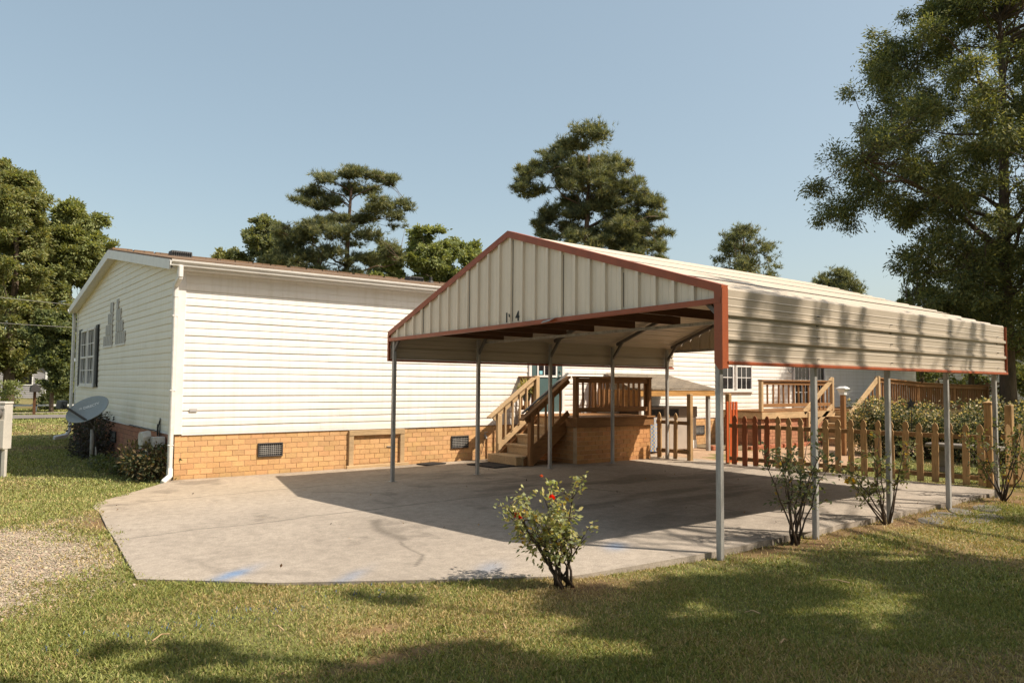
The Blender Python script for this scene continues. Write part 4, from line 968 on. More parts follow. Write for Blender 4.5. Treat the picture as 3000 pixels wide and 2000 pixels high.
# sun side trees whose shade falls on the lawn, plus added sky blockers
SH=from_rows([(11,-1.5,1.5),(9.5,-4.2,3.8),(7.6,-5.2,4.6),(6.2,-4.8,4.6),(5.2,-2.8,3.2)],420,rr(54),.45,(.16,.42))
SH=[q for i,q in enumerate(SH) if q[0]>-2.4 or i%5<3]
_r=rr(541)
for q in ((-4.3,-1.3,6.6),(-4.9,-.6,7.3),(-5.3,-1.0,7.0),(-4.4,-2.1,6.1),(-5.7,-.5,7.6),(-4.9,-1.8,7.6),(-3.7,-1.6,7.0),(-4.1,-2.5,7.4),(-5.4,-2.2,7.0),(-6.2,-1.2,7.8)):
    a_=_r.uniform(0,6.28)
    for _ in range(11): t_=_r.uniform(-1,1); SH.append((q[0]+t_*.9*math.cos(a_)+_r.normal()*.14,q[1]+min(.4,t_*.9*math.sin(a_)+_r.normal()*.14),q[2]+_r.normal()*.12,_r.uniform(.08,.2),.1))
def keep_sun(q):
    x,y=6.75+.788*q[0]+.614*q[1]-.5*q[2], -16.1-.616*q[0]+.787*q[1]+.67*q[2]
    if not ((y+q[3]*.8<-7.8) or (x+q[3]<-.2)): return False
    la,de=.788*x-.616*y,.614*x+.787*y
    for gx,gy,w_,h_ in ((1.6,-7.55,.5,.4),(-.1,-8.05,.45,.42),(2.4,-7.8,.4,.35),(2.3,-9.35,.38,.22),(.05,-8.75,.3,.2),(-1.1,-7.9,.4,.3),(2.7,-8.7,.45,.22),(4.6,-8.5,.5,.3),(1.2,-8.6,.22,.2)):
        a=abs(la-(.788*gx-.616*gy)); b=abs(de-(.614*gx+.787*gy))
        if (a/(w_+q[3]*.75))**2+(b/(h_+q[3]*.6))**2<1: return False
    return True
SH=[q for q in SH if keep_sun(q)]
tree('oak_tree',(6.75,-16.1),'spreading shade oak on the sunny side of the front lawn','tree',SH,200000,.14,.075,DARKG,554,BARK,.28,9.5,'shade trees outside the lawn',mat=LEAFD)
dtree((-1.2,-18.2),[(11.5,-1.5,1.5),(10,-4,4),(8,-5,5),(6.6,-4.4,4.4),(5.6,-3,3)],'added unseen oak crown above and behind the viewer, blocking sky light',120,60000,.26,.15,DARKG,53,(.6,1.0),.9,.3,9,'shade trees outside the lawn',name='oak_tree',mat=LEAFD)  # unseen oak added overhead to cut sky light and deepen the lawn shade
for k,(bx,by) in enumerate(((13,-24),(2,-26),(24,-21),(-6,-21),(19,-15.5))):  # out-of-view trees added to block sky light over the lawn
    dtree((bx,by),[(q*(.62 if k==4 else 1),a*(.8 if k==4 else 1),b*(.8 if k==4 else 1)) for q,a,b in ((13,-1.5,1.5),(11,-4,4),(8,-5,5),(5,-5,5),(2.4,-4.4,4.4))],['added unseen tree behind the shade oaks, blocking sky light','added unseen tree directly behind the viewer, blocking sky light','added unseen tree on the side nearest the willow oak, blocking sky light','added unseen tree behind the viewer toward the road side, blocking sky light','low added unseen tree between the sparse oak and the willow oak, blocking sky light'][k],70,26000,.36,.24,OAKG,56+k,(.8,1.3),.8,.32,11,'shade trees outside the lawn')
_r=rr(77); SP=[q for q in from_rows([(13,-2,2),(11.5,-4.4,4.4),(9.5,-5.0,5.4),(7.8,-4,4.6)],12,rr(55),.75,(.25,.5),1.2) if 9.0+.788*q[0]+.614*q[1]-.5*q[2]>2.1]
for x_ in (2.9,3.4,3.6,4.15,4.62,5.0,5.9,6.42,7.21,7.97,8.3):
    t_=_r.uniform(6.5,9.5); r_=_r.uniform(.045,.085)*(1.2 if x_<5.2 else .8); sl=_r.uniform(-.12,-.02); n_=int(_r.integers(3,6)); z0_=_r.uniform(1.55,2.0)
    for k_ in range(n_):
        zz=z0_+k_*.2; X_=x_+sl*(k_-1.5)*-1+_r.normal()*.02; dx=X_+.5*t_-9.0; dy=-7.8-.67*t_+15.4
        SP.append((dx*.788-dy*.616,dx*.614+dy*.787,zz+t_,r_,.17))
        SP.append((dx*.788-dy*.616,dx*.614+dy*.787,zz+t_+.08,r_*.7,.12))
tree('oak_tree',(9.0,-15.4),'younger sparse shade oak farther along the lawn edge','tree',SP,9000,.10,.042,OAKG,555,BARK,.2,12,'shade trees outside the lawn',sig=.5)

# ------------------------------------------------------------------ rose bushes
def rose(base,label,h,w,seed,nstem,nleaf,flowers=(),lean=(0,0),bare=.45,pal=None,leaf=.042,spiky=0):
    rg=np.random.default_rng(seed); b=np.array([base[0],base[1],float(gz(np.array([base[0]]),np.array([base[1]]))[0])])
    root=empty('rose_bush',tuple(b),label,'rose bush','rose bushes along the slab edge')
    mb=MB(); tips=[];td=[]
    for k in range(nstem):
        a=rg.uniform(0,6.28); rad=w*rg.uniform(.35,1.0); H=h*rg.uniform(.6,1.0)*(1-.25*(rad/w)**2)
        end=b+LAT*(math.cos(a)*rad+lean[0])+DEP*(math.sin(a)*rad*.8+lean[1])+np.array([0,0,H]); st=b+LAT*rg.normal()*.035+DEP*rg.normal()*.03
        mid=st*.45+end*.55+np.array([0,0,-.02])-(LAT*math.cos(a)+DEP*math.sin(a))*rad*.12
        pts=[]
        for i in range(7):
            t=i/6; p=(1-t)**2*st+2*t*(1-t)*mid+t*t*end+(rg.normal(size=3)*.012 if 0<i<6 else 0); pts.append(p)
        mb.tube(pts,[.011,.0095,.008,.007,.0055,.004,.0025],5)
        for i in range(2,7):
            t=i/6
            if t<bare: continue
            nb=rg.integers(1,4)
            for _ in range(nb):
                d=unit(rg.normal(size=3)+np.array([0,0,.6])); e=pts[i]+d*rg.uniform(.05,.17)*h
                mb.tube([pts[i],pts[i]*.5+e*.5+np.array([0,0,.008]),e],[.004,.003,.0015],4,cap=False)
                for s in np.linspace(.2,1.05,5): tips.append(pts[i]+(e-pts[i])*s); td.append(d)
    mb.build('cane',STEM,root,smooth=True)
    tips=np.array(tips);td=np.array(td); k=rg.integers(0,len(tips),nleaf)
    p=tips[k]+rg.normal(size=(nleaf,3))*.022
    v,f=leaf_quads(p,leaf*rg.uniform(.6,1.25,nleaf),leaf*.62*rg.uniform(.7,1.2,nleaf),rg,.15,.9,td[k])
    pal=pal or [(.22,.235,.09),(.27,.275,.11),(.16,.185,.07),(.36,.32,.13),(.20,.22,.11)]
    c=pick(pal,nleaf,rg); yel=rg.random(nleaf)<.05; c[yel]=np.array([.42,.27,.05])*rg.uniform(.7,1.1,(yel.sum(),1))
    np_mesh('foliage',v,f,4,LEAF,root,col=np.repeat(c,4,0))
    for (la,de,hh,rad,colr) in flowers:
        ctr=b+LAT*la+DEP*de+np.array([0,0,hh]); n=26; ph=rg.uniform(0,6.28,n); el=rg.uniform(-.3,1.3,n)
        dd=np.stack([np.cos(ph)*np.cos(el),np.sin(ph)*np.cos(el),np.sin(el)],1)
        v,f=leaf_quads(ctr+dd*rad*.2,rad*rg.uniform(.7,1.1,n),rad*.9*np.ones(n),rg,0,.2,dd*2)
        np_mesh('rose_flower',v,f,4,PETAL,root,col=np.repeat(np.array([colr])*rg.uniform(.7,1.2,(n,1)),4,0))
    return root
RED=(.75,.03,.012)
rose((.80,-7.68),'leafy rose bush with red flowers in front of the shaded slab',.80,.34,61,14,1750,[(-.34,.02,.50,.034,RED),(-.09,-.12,.66,.028,RED),(-.16,0,.80,.016,(.75,.16,.06))],(-.07,0),.42)
rose((3.74,-7.79),'tall bare stemmed rose bush in front of the second right post',1.16,.60,62,11,720,[],(-.03,0),.5,[(.075,.095,.04),(.095,.115,.05),(.12,.135,.06)],.05)
rose((5.47,-7.79),'straggly rose bush with a yellow leaf sprig before the third right post',1.08,.46,63,8,640,[(-.38,0,.46,.06,(.6,.38,.03))],(-.06,0),.42,[(.10,.12,.045),(.13,.145,.055),(.16,.165,.065)],.05)
rose((8.42,-7.96),'rose bush at the far slab corner beside the last right post',1.15,.52,64,9,760,[],(.02,0),.4,[(.09,.105,.03),(.12,.13,.04),(.07,.085,.025)],.05)

# ------------------------------------------------------------------ fences
def picket_mesh(h,w=.096,t=.02):
    pr=[(-w/2,0),(w/2,0),(w/2,h-.17),(w/2*.66,h-.148),(w/2*.66,h-.128),(w/2*.98,h-.105),(w/2*.86,h-.06),(w/2*.5,h-.02),(.0,h),(-w/2*.5,h-.02),(-w/2*.86,h-.06),(-w/2*.98,h-.105),(-w/2*.66,h-.128),(-w/2*.66,h-.148),(-w/2,h-.17)]
    me=bpy.data.meshes.new('picket'); mb=MB(); mb.prism([(0,a,b) for a,b in pr],(t,0,0))
    me.from_pydata(mb.v,[],mb.f); bm=bmesh.new(); bm.from_mesh(me); bmesh.ops.recalc_face_normals(bm,faces=bm.faces); bm.to_mesh(me); bm.free()
    return me
PK=[picket_mesh(.90+.008*k) for k in range(3)]
for me in PK: me.materials.append(FENCE)
PKR=picket_mesh(.905); PKR.materials.append(FENCER)
def fence(name,base,end,label,n,group,posts=(),skip=(),red=0,rail_z=(.12,.72)):
    b=V((*base,0)); e=V((*end,0)); root=empty(name,tuple(b),label,'fence',group)
    ang=math.atan2(e.y-b.y,e.x-b.x)-math.pi/2
    RS=-1; rnd=random.Random(n*7); nx=V((math.cos(ang),math.sin(ang),0))
    for k in range(n):
        if k in skip: continue
        p=b.lerp(e,(k+.5)/n)-nx*.0
        o=bpy.data.objects.new('picket',PKR if k<red else PK[rnd.randrange(3)]); COL.objects.link(o); o.parent=root; ORG[o.name]=org(root)
        o.location=p-org(root)+V((0,0,.01+rnd.uniform(-.008,.008))); o.rotation_euler=(rnd.uniform(-.02,.02),rnd.uniform(-.012,.012),ang+rnd.uniform(-.04,.04))
    for z in rail_z:
        mb=MB(); mb.bar(b+nx*.021*RS+V((0,0,z)),e+nx*.021*RS+V((0,0,z)),.038,.07); mb.build('rail',FENCEX,root,bevel=.004)
    for (x,y,h,w,cap) in posts:
        mb=MB().box((x-w/2,y-w/2,-.15),(x+w/2,y+w/2,h)); po=mb.build('fence_post',FENCE,root,bevel=.008)
        if cap:
            mb=MB(); c=w/2+.012; mb.box((x-c,y-c,h),(x+c,y+c,h+.02)); mb.add([(x-c,y-c,h+.02),(x+c,y-c,h+.02),(x+c,y+c,h+.02),(x-c,y+c,h+.02),(x,y,h+.045)],[(0,1,4),(1,2,4),(2,3,4),(3,0,4)]); mb.build('post_cap',FENCE,po)
    return root
fence('picket_fence',(8.86,-3.30),(9.46,-7.42),'weathered wood picket fence between the carport and the flowering hedge',20,None,[(8.98,-3.20,1.31,.088,False),(9.70,-7.33,1.22,.10,True)],red=4)
fence('picket_fence',(8.80,-1.58),(8.74,-2.44),'short picket fence between the porch and the open gate',4,None,[(8.80,-2.44,1.29,.09,False),(8.86,-1.62,.80,.075,False)],skip=(3,),rail_z=(.16,.72))
fence('picket_fence',(9.95,-7.42),(13.2,-9.6),'picket fence running off to the right past the last carport post',22,None,[(10.15,-7.45,1.20,.10,False)])
mb=MB()
gt=empty('gate',(8.93,-3.24,0),'orange red board gate standing open at the fence gap','gate')
for k in range(4):
    mb=MB(); x=8.88+k*.075; mb.box((x,-3.235-.012*k,.03),(x+.066,-3.215-.012*k,1.16)); mb.build('gate_board',REDP,gt,bevel=.004)
for z in (.25,.85): mb=MB().box((8.9,-3.21,z),(9.16,-3.18,z+.07)); mb.build('gate_rail',REDP,gt)
cpst=empty('solar_post',(12.63,-3.48,0),'brown wooden post with a white solar lamp cap behind the picket fence','post')
mb=MB().box((12.585,-3.525,-.1),(12.675,-3.435,1.30)); mb.build('post_shaft',WZ,cpst,bevel=.006)
mb=MB(); 
def frus(mb,c,a,b,z0,z1): mb.add([(c[0]+sx*w,c[1]+sy*w,z) for z,w in ((z0,a),(z1,b)) for sx,sy in ((-1,-1),(1,-1),(1,1),(-1,1))],[(0,3,2,1),(4,5,6,7),(0,1,5,4),(1,2,6,5),(2,3,7,6),(3,0,4,7)])
c=(12.63,-3.48); frus(mb,c,.062,.062,1.28,1.32); frus(mb,c,.055,.09,1.322,1.40); frus(mb,c,.105,.105,1.402,1.425); frus(mb,c,.10,.05,1.426,1.465)
mb.build('solar_cap',WHITEP,cpst,bevel=.004)

# ------------------------------------------------------------------ shelter, heat pump, props
sh=empty('shelter',(10,-.6,0),'small open shelter with grey shingle roof beside the porch','shelter')
mb=MB(); 
A=[(8.72,-1.22,1.36),(11.25,-1.22,1.36),(10.9,-.03,1.68),(9.2,-.03,1.68)]
mb.add([(x,y,z+.0) for x,y,z in A]+[(x,y,z+.03) for x,y,z in A],[(3,2,1,0),(4,5,6,7),(0,1,5,4),(1,2,6,5),(2,3,7,6),(3,0,4,7)])
mb.add([(8.60,-1.05,1.40),(8.72,-1.222,1.392),(9.2,-.03,1.712),(8.9,-.03,1.72)],[(0,1,2,3)])
mb.build('shelter_roof',SHINGLE2,sh)
mb=MB(); mb.box((8.76,-1.20,1.22),(11.24,-1.16,1.352)); mb.build('beam',BEAMW,sh,bevel=.004)
mb=MB(); mb.box((8.76,-1.158,1.22),(8.80,-.04,1.352)); mb.build('beam',BEAMW,sh); mb=MB(); mb.box((8.802,-1.10,.92),(8.812,-.04,1.34)); mb.build('side_board',BEAMW,sh)
for x in (8.88,11.10): mb=MB().box((x-.04,-1.15,-.05),(x+.04,-1.07,1.22)); mb.build('shelter_post',GALV if x>9 else WHITEP,sh,bevel=.005)
hp=empty('heat_pump',(10.1,-.5,0),'beige heat pump cabinet with dark louvres under the small shelter','heat pump')
CAB=M('cabinet_beige',(.40,.345,.29),.5,.1,4,bmp=.02); CABD=M('cabinet_taupe',(.17,.125,.09),.5,.1,4,bmp=.02)
mb=MB().box((9.30,-.88,.03),(10.98,-.10,.74)); mb.build('cabinet',CAB,hp,bevel=.01)
mb=MB().box((9.28,-.89,.742),(11.0,-.09,.98)); mb.build('top_section',CABD,hp,bevel=.008)
for x in (9.45,9.95):
    mb=MB()
    for k in range(9): mb.box((x+k*.045,-.902,.78),(x+.026+k*.045,-.888,.93))
    mb.build('louvre',BLACK,hp)
mb=MB().box((10.72,-.893,.04),(10.97,-.881,.22)); mb.build('label_plate',WHITEP,hp)
# checked cloth
m,nt,p,o_=nodes('checked_cloth'); tc=N(nt,'ShaderNodeTexCoord'); sx=N(nt,'ShaderNodeSeparateXYZ'); nt.links.new(tc.outputs['Object'],sx.inputs[0])
cbn=N(nt,'ShaderNodeCombineXYZ'); nt.links.new(sx.outputs[0],cbn.inputs[0]); nt.links.new(sx.outputs[2],cbn.inputs[1])
ck=N(nt,'ShaderNodeTexChecker'); ck.inputs['Scale'].default_value=24; ck.inputs['Color1'].default_value=(.16,.24,.42,1); ck.inputs['Color2'].default_value=(.45,.36,.20,1); nt.links.new(cbn.outputs[0],ck.inputs[0])
nt.links.new(ck.outputs[0],p.inputs['Base Color']); p.inputs['Roughness'].default_value=.9
mb=MB(); n=14
pr=[(9.05+k*.045,-1.0+.02*math.sin(k*1.3),.04) for k in range(n)]
mb.strip(pr,(0,.04,.72)); o=mb.build('checked_cloth',m,None,(9.3,-1.0,0),solid=.012); tag(o,'blue and tan checked cloth hanging in front of the heat pump','cloth')
mb=MB().box((11.18,-1.18,-.012),(11.32,-1.06,.10)); mb.add([],[]); o=mb.build('brick_block',TERRA,None,(11.25,-1.12,0),bevel=.02); tag(o,'small red brick lying at the foot of the shelter post','brick')
ed=[]
for k in range(16):
    x=12.0+k*.26
    mb=MB(); mb.box((x,-1.62-.015*(k%3),-.03),(x+.22,-1.52-.015*(k%3),.075+.01*(k%2))); o=mb.build('edging_brick',TERRA,None,(x,-1.57,0),bevel=.012)
    tag(o,'red edging brick in the row bordering the bed below the rear deck','brick','row of edging bricks')
o=MB().box((11.4,-1.5,-.03),(16.2,-.03,.015)).build('garden_bed',M('bed_soil',(.22,.16,.09),.95,.3,8,bmp=.5)); tag(o,kind='structure')
# doormats
mb=MB(); mb.prism([(4.78,-.66,.004),(5.36,-.56,.004),(5.42,-1.33,.004),(4.86,-1.40,.004)],(0,0,.014)); o=mb.build('doormat',RUBBER,None,(5.1,-1,0)); tag(o,'black rubber doormat in front of the porch steps','doormat')
mb=MB(); mb.prism([(4.08,-.42,.004),(4.55,-.34,.004),(4.45,-.05,.004),(4.05,-.14,.004)],(0,0,.02)); o=mb.build('doormat',RUBBER,None,(4.3,-.25,0)); tag(o,'small dark mat lying against the brick wall between the carport posts','doormat')
# potted plant hung on the porch rail
pl=empty('hanging_plant',(6.36,-.36,1.16),'spiky yellow green plant in a dark pot hung at the porch corner','plant')
mb=MB(); mb.tube([(6.40,-.36,1.12),(6.40,-.36,1.16),(6.40,-.36,1.33)],[.055,.075,.105],12); mb.build('pot',DGREY,pl)
rg=rr(77); n=230; d=unit(rg.normal(size=(n,3))+np.array([0,0,.5])); v,f=leaf_quads(np.array([6.38,-.36,1.36])+d*.03,rg.uniform(.1,.24,n),.022*np.ones(n),rg,.35,.2,d*2)
np_mesh('leaves',v,f,4,LEAF,pl,col=np.repeat(pick([(.25,.24,.06),(.18,.2,.05),(.32,.27,.09)],n,rg),4,0))
mb=MB(); mb.tube([(6.40,-.36,1.33),(6.45,-.36,1.5),(6.5,-.36,1.6)],.004,4); mb.build('hanger',CABLE,pl)
# hedge behind the fence
def shrub(name,base,label,cat,n,nleaf,ext,L,W,pal,seed,group=None,flowers=0,rc=(.18,.3),fcol=(.62,.52,.30)):
    rg=rr(seed); b=np.array([*base,-.03]); root=empty(name,tuple(b),label,cat,group)
    mb=MB(); P=[];D_=[]
    ex,ey,ez=ext
    for k in range(n):
        q=rg.uniform(-1,1,3); c=b+np.array([q[0]*ex,q[1]*ey,ez*(.5+.46*q[2])])
        s=b+np.array([q[0]*ex*.6,q[1]*ey*.6,0]); limb(mb,s,c,.014,.005,rg,3,0,.05,4)
        r=rg.uniform(*rc); m=nleaf//n; dd=unit(rg.normal(size=(m,3))); P.append(c+dd*r*rg.uniform(.5,1,(m,1))); D_.append(dd)
    mb.build('stem',STEM,root)
    P=np.concatenate(P);D_=np.concatenate(D_); k=P[:,2]>.0; P=P[k];D_=D_[k]; n=len(P)
    v,f=leaf_quads(P,L*rg.uniform(.6,1.2,n),W*rg.uniform(.7,1.2,n),rg,.1,.7,D_)
    c=pick(pal,n,rg); np_mesh('foliage',v,f,4,LEAF,root,col=np.repeat(c,4,0))
    if flowers:
        k=rg.integers(0,n,flowers); q=P[k]+D_[k]*.04; v,f=leaf_quads(q,.05*rg.uniform(.6,1.2,flowers),.045*np.ones(flowers),rg,0,1,D_[k])
        np_mesh('blossom',v,f,4,PETAL,root,col=np.repeat(np.array([fcol])*rg.uniform(.6,1.2,(flowers,1)),4,0))
    return root
HG=[(.03,.045,.015),(.045,.06,.02),(.065,.08,.03),(.10,.11,.045)]
shrub('hedge',(13.6,-5.1),'clipped hedge with pale blossoms behind the picket fence','hedge',150,26000,(.55,2.15,1.12),.055,.035,HG,81,None,9500,(.18,.3))
shrub('hedge',(13.2,-8.6),'hedge section right of the last carport post','hedge',60,9000,(.6,1.1,1.0),.055,.035,HG,82,None,2200)
# black star ornament in the hedge
mb=MB(); c=V((12.95,-4.75,1.12)); q=[]
for k in range(10):
    a=math.pi/2+k*math.pi/5; r_=.125 if k%2==0 else .05; q.append(c+V((LAT[0]*math.cos(a)*r_,LAT[1]*math.cos(a)*r_,math.sin(a)*r_)))
mb.prism(q,V((DEP[0],DEP[1],0))*.02); mb.bar(c,(c.x,c.y,0),.014,.014); o=mb.build('star_ornament',BLACK,None,(c.x,c.y,0)); tag(o,'black metal star on a rod poking out of the hedge','ornament')
# bench
bn=empty('garden_bench',(11.4,-6.35,0),'pale concrete garden bench in front of the hedge','bench')
mb=MB().box((11.2,-6.95,.40),(11.55,-5.75,.47)); mb.build('seat',CONC,bn,bevel=.015)
for y in (-6.7,-6.0): mb=MB(); frus(mb,(11.37,y),.13,.09,-.03,.06); frus(mb,(11.37,y),.09,.09,.062,.36); mb.box((11.25,y-.12,.362),(11.5,y+.12,.398)); mb.build('leg',CONC,bn,bevel=.01)
# stepping stones
for k,(x,y,a,w,d) in enumerate([(6.1,-8.0,.25,.26,.15),(6.62,-7.92,.1,.28,.14),(7.1,-7.92,.5,.26,.15),(7.0,-8.27,.2,.28,.14),(6.55,-8.28,-.1,.26,.14),(7.66,-8.02,.3,.3,.16)]):
    rnd=random.Random(k); z=float(gz(np.array([x]),np.array([y]))[0])
    poly=[]
    for i in range(9):
        t=i/9*6.283; r_=1+rnd.uniform(-.18,.12); px_,py_=math.cos(t)*w*r_,math.sin(t)*d*r_; poly.append((x+px_*math.cos(a)-py_*math.sin(a),y+px_*math.sin(a)+py_*math.cos(a),z-.03))
    o=MB().prism(poly,(0,0,.042)).build('stepping_stone',STONE,None,(x,y,z),bevel=.008)
    tag(o,'flat grey stepping stone set in the lawn beside the far slab edge','stone','stepping stones by the slab')
# satellite dish
n_=V((-.62,-.50,.60)).normalized()
n_=V((-.58,-.52,.62)).normalized()
ctr=V((-.70,3.00,.955)); ax_r=V((.80,-.62,.42)); ax_r=(ax_r-n_*ax_r.dot(n_)).normalized(); ax_u=n_.cross(ax_r).normalized()
if ax_u.z<0: ax_u=-ax_u
RX,RY=.37,.275
sdh=empty('satellite_dish',(-.6,3.07,-.03),'grey satellite dish on a pole beside the house gable','satellite dish')
def dp(u,v_,off=0): return ctr+ax_r*u+ax_u*v_+n_*(((u*u/(RX*RX)+v_*v_/(RY*RY))-1)*.062+off)
mb=MB(); nr,na=8,48; vs=[tuple(dp(0,0))]; fs=[]
for i in range(1,nr+1):
    for k in range(na): t=2*math.pi*k/na; vs.append(tuple(dp(RX*i/nr*math.cos(t),RY*i/nr*math.sin(t))))
for k in range(na): fs.append((0,1+k,1+(k+1)%na))
for i in range(nr-1):
    for k in range(na): a=1+i*na+k; b=1+i*na+(k+1)%na; fs.append((a,a+na,b+na,b))
mb.add(vs,fs); mb.build('reflector',DISH,sdh,smooth=True,solid=.008)
me=text_mesh('DIRECTV',.07,.0022); me.materials.clear(); me.materials.append(WHITEP)
side_=1 if ax_r.dot(V((.788,-.616,0)))>0 else -1
for v in me.vertices: u_,w_=v.co.x-.10,v.co.y+.075; v.co=dp(u_,w_,.007+v.co.z)-org(sdh)
o=link('lettering',me,sdh)
mb=MB()
for k in range(4):                                   # ringed globe mark
    r_=.014+.0; y0=.078+k*.012; hw=math.sqrt(max(.0001,.028**2-(y0-.096)**2)); p=[]
    for i in range(7): t=i/6; p.append((-.145-hw+2*hw*t, y0+.006*math.sin(t*math.pi)))
    for a,b in zip(p[:-1],p[1:]): mb.quad(dp(a[0],a[1]-.003,.0065),dp(b[0],b[1]-.003,.0065),dp(b[0],b[1]+.003,.0065),dp(a[0],a[1]+.003,.0065))
mb.build('globe_mark',WHITEP,sdh,solid=.002)
pb=V((-.60,3.06,-.1)); mb=MB(); mb.tube([pb,(-.60,3.06,.74)],.028,12); mb.build('pole',GALV,sdh,smooth=True)
bot=dp(0.02,-RY*.98,0); lnb=ctr+n_*.46-ax_u*.10-ax_r*.18
lnb=V((-1.045,3.28,1.03))
mb=MB(); mb.bar(bot-n_*.02,lnb,.03,.036); mb.build('feed_arm',DGREY,sdh,bevel=.005)
dv=(ctr-lnb).normalized(); mb=MB(); mb.bar(lnb-dv*.05,lnb+dv*.04,.19,.14); mb.tube([lnb+dv*.03,lnb+dv*.06],.025,10); mb.build('receiver_head',M('receiver_grey',(.13,.135,.14),.5,.15),sdh,bevel=.02)
mb=MB(); mb.bar((-.60,3.06,.66),ctr-n_*.12,.08,.06); mb.bar((-.60,3.06,.62),bot-n_*.03,.05,.05); mb.build('bracket',DGREY,sdh,bevel=.006)
mb=MB(); mb.tube([(-.60,3.04,.68),(-.56,2.98,.4),(-.50,2.96,.1),(-.48,3.0,-.02)],.008,6); mb.build('cable',CABLE,sdh)
mb=MB(); mb.tube([(-.54,3.0,-.05),(-.54,3.0,.30)],.014,8); mb.build('ground_stake',GALV,sdh)
# electric meter pedestal
mp=empty('meter_pedestal',(-2.05,1.9,-.03),'beige electric meter box on two legs at the left edge','electric meter')
fx=LAT; 
def mo(a,d,z): q=np.array([-1.965,1.865,0])+LAT*a+DEP*d; return (q[0],q[1],z)
def mbox(mb,a0,a1,d0,d1,z0,z1):
    mb.add([mo(a0,d0,z0),mo(a1,d0,z0),mo(a1,d1,z0),mo(a0,d1,z0),mo(a0,d0,z1),mo(a1,d0,z1),mo(a1,d1,z1),mo(a0,d1,z1)],[(0,3,2,1),(4,5,6,7),(0,1,5,4),(1,2,6,5),(2,3,7,6),(3,0,4,7)])
mb=MB(); mbox(mb,-.42,0,0,.18,.40,1.08); mbox(mb,-.43,.006,-.01,.19,1.082,1.12); mb.build('meter_box',BOX,mp,bevel=.008)
mb=MB(); mbox(mb,-.41,-.004,-.012,-.001,.42,.845); mb.build('box_door',BOX,mp,bevel=.004)
mb=MB(); mbox(mb,-.41,-.004,-.014,-.001,1.01,1.055); mb.build('name_plate',BOX,mp,bevel=.004)
mb=MB(); c0=mo(-.115,-.012,.935); c1=mo(-.115,-.055,.935); mb.tube([c0,c1],[.088,.084],24); g_=mb.build('meter',DKSTEEL,mp)
GLS=M('meter_face',(.50,.49,.46),.2,.05,6,bmp=0)
mb=MB(); mb.tube([mo(-.115,-.056,.935),mo(-.115,-.075,.935)],[.076,.066],24); mb.build('meter_glass',GLS,g_)
mb=MB(); 
pts=[(math.cos(t)*.055,math.sin(t)*.055) for t in np.linspace(math.pi*1.05,math.pi*1.95,10)]
mb.prism([mo(-.115+a,-.0755,.935+b) for a,b in pts],V((-DEP[0],-DEP[1],0))*.003); mb.build('yellow_label',M('yellow_label',(.75,.48,.04),.5,.1),g_)
mb=MB(); mbox(mb,-.165,-.065,-.079,-.0755,.955,.975); mb.build('display',DGREY,g_)
mb=MB(); mb.tube([mo(-.125,.09,-.1),mo(-.125,.09,.41)],.038,12); mb.build('conduit',CREAM,mp,smooth=True)
mb=MB(); mbox(mb,-.055,-.005,.04,.10,-.1,.40); mb.build('leg',BOX,mp); mb=MB(); mbox(mb,-.42,-.36,.04,.10,-.1,.40); mb.build('leg',BOX,mp)
# utility box on the gable wall and cable
ub=empty('utility_box',(-.16,.75,.5),'weathered white plastic utility box hanging on the gable brick','utility box')
mb=MB(); q=[(.95,.62),(.90,.66),(.66,.67),(.60,.60),(.62,.50),(.70,.42),(.88,.40),(.95,.48)]
mb.prism([(-.30,y,z) for y,z in q],(.12,.02,.02)); mb.build('box_cover',CREAM,ub,bevel=.008)
mb=MB(); mb.prism([(-.19,y*1.0-.16,z+.0) for y,z in [(.86,.60),(.62,.61),(.58,.46),(.80,.44)]],(.17,0,0)); mb.build('box_back',CREAM,ub,bevel=.008)
mb=MB(); mb.tube([(-.25,.62,.42),(-.24,.58,.3),(-.22,.54,.2)],.02,6); mb.build('hose',CREAM,ub,smooth=True)
cb2=MB(); P_=[]
for k in range(16):
    t=k/15; P_.append((-.03,3.0-2.1*t,.66+.012*abs(math.sin(k*1.1))))
cb2.tube(P_,.008,5)
cb2.tube([(-.03,.92,.66),(-.03,.82,.82),(-.03,.78,.88),(-.03,.77,.70),(-.05,.76,.5)],.008,5)
for k in range(3): cb2.tube([(-.04,.86+.012*math.cos(t)*2+.01*k,.69+.09*math.sin(t)) for t in np.linspace(0,6.28,12)],.006,5)
o=cb2.build('cable',CABLE,None,(-.03,1.5,.66)); tag(o,'black coiled cable strung along the gable wall above the brick','cable')
# shrubs at the gable
shrub('shrub',(-.30,4.9),'dark purple leaved shrub behind the satellite dish pole','shrub',40,4200,(.22,.95,.78),.06,.04,[(.045,.035,.025),(.06,.05,.03),(.035,.04,.02)],83)
shrub('shrub',(-.28,.75),'low fern and leafy plants by the corner downspout','shrub',26,2600,(.26,.62,.42),.075,.032,[(.05,.065,.022),(.08,.075,.025),(.12,.085,.03)],84)
shrub('ground_ivy',(-.35,2.0),'dark low ivy along the gable brick near the dish','plant',30,2200,(.28,.75,.14),.05,.04,DARKG,85,None,0,(.08,.14))
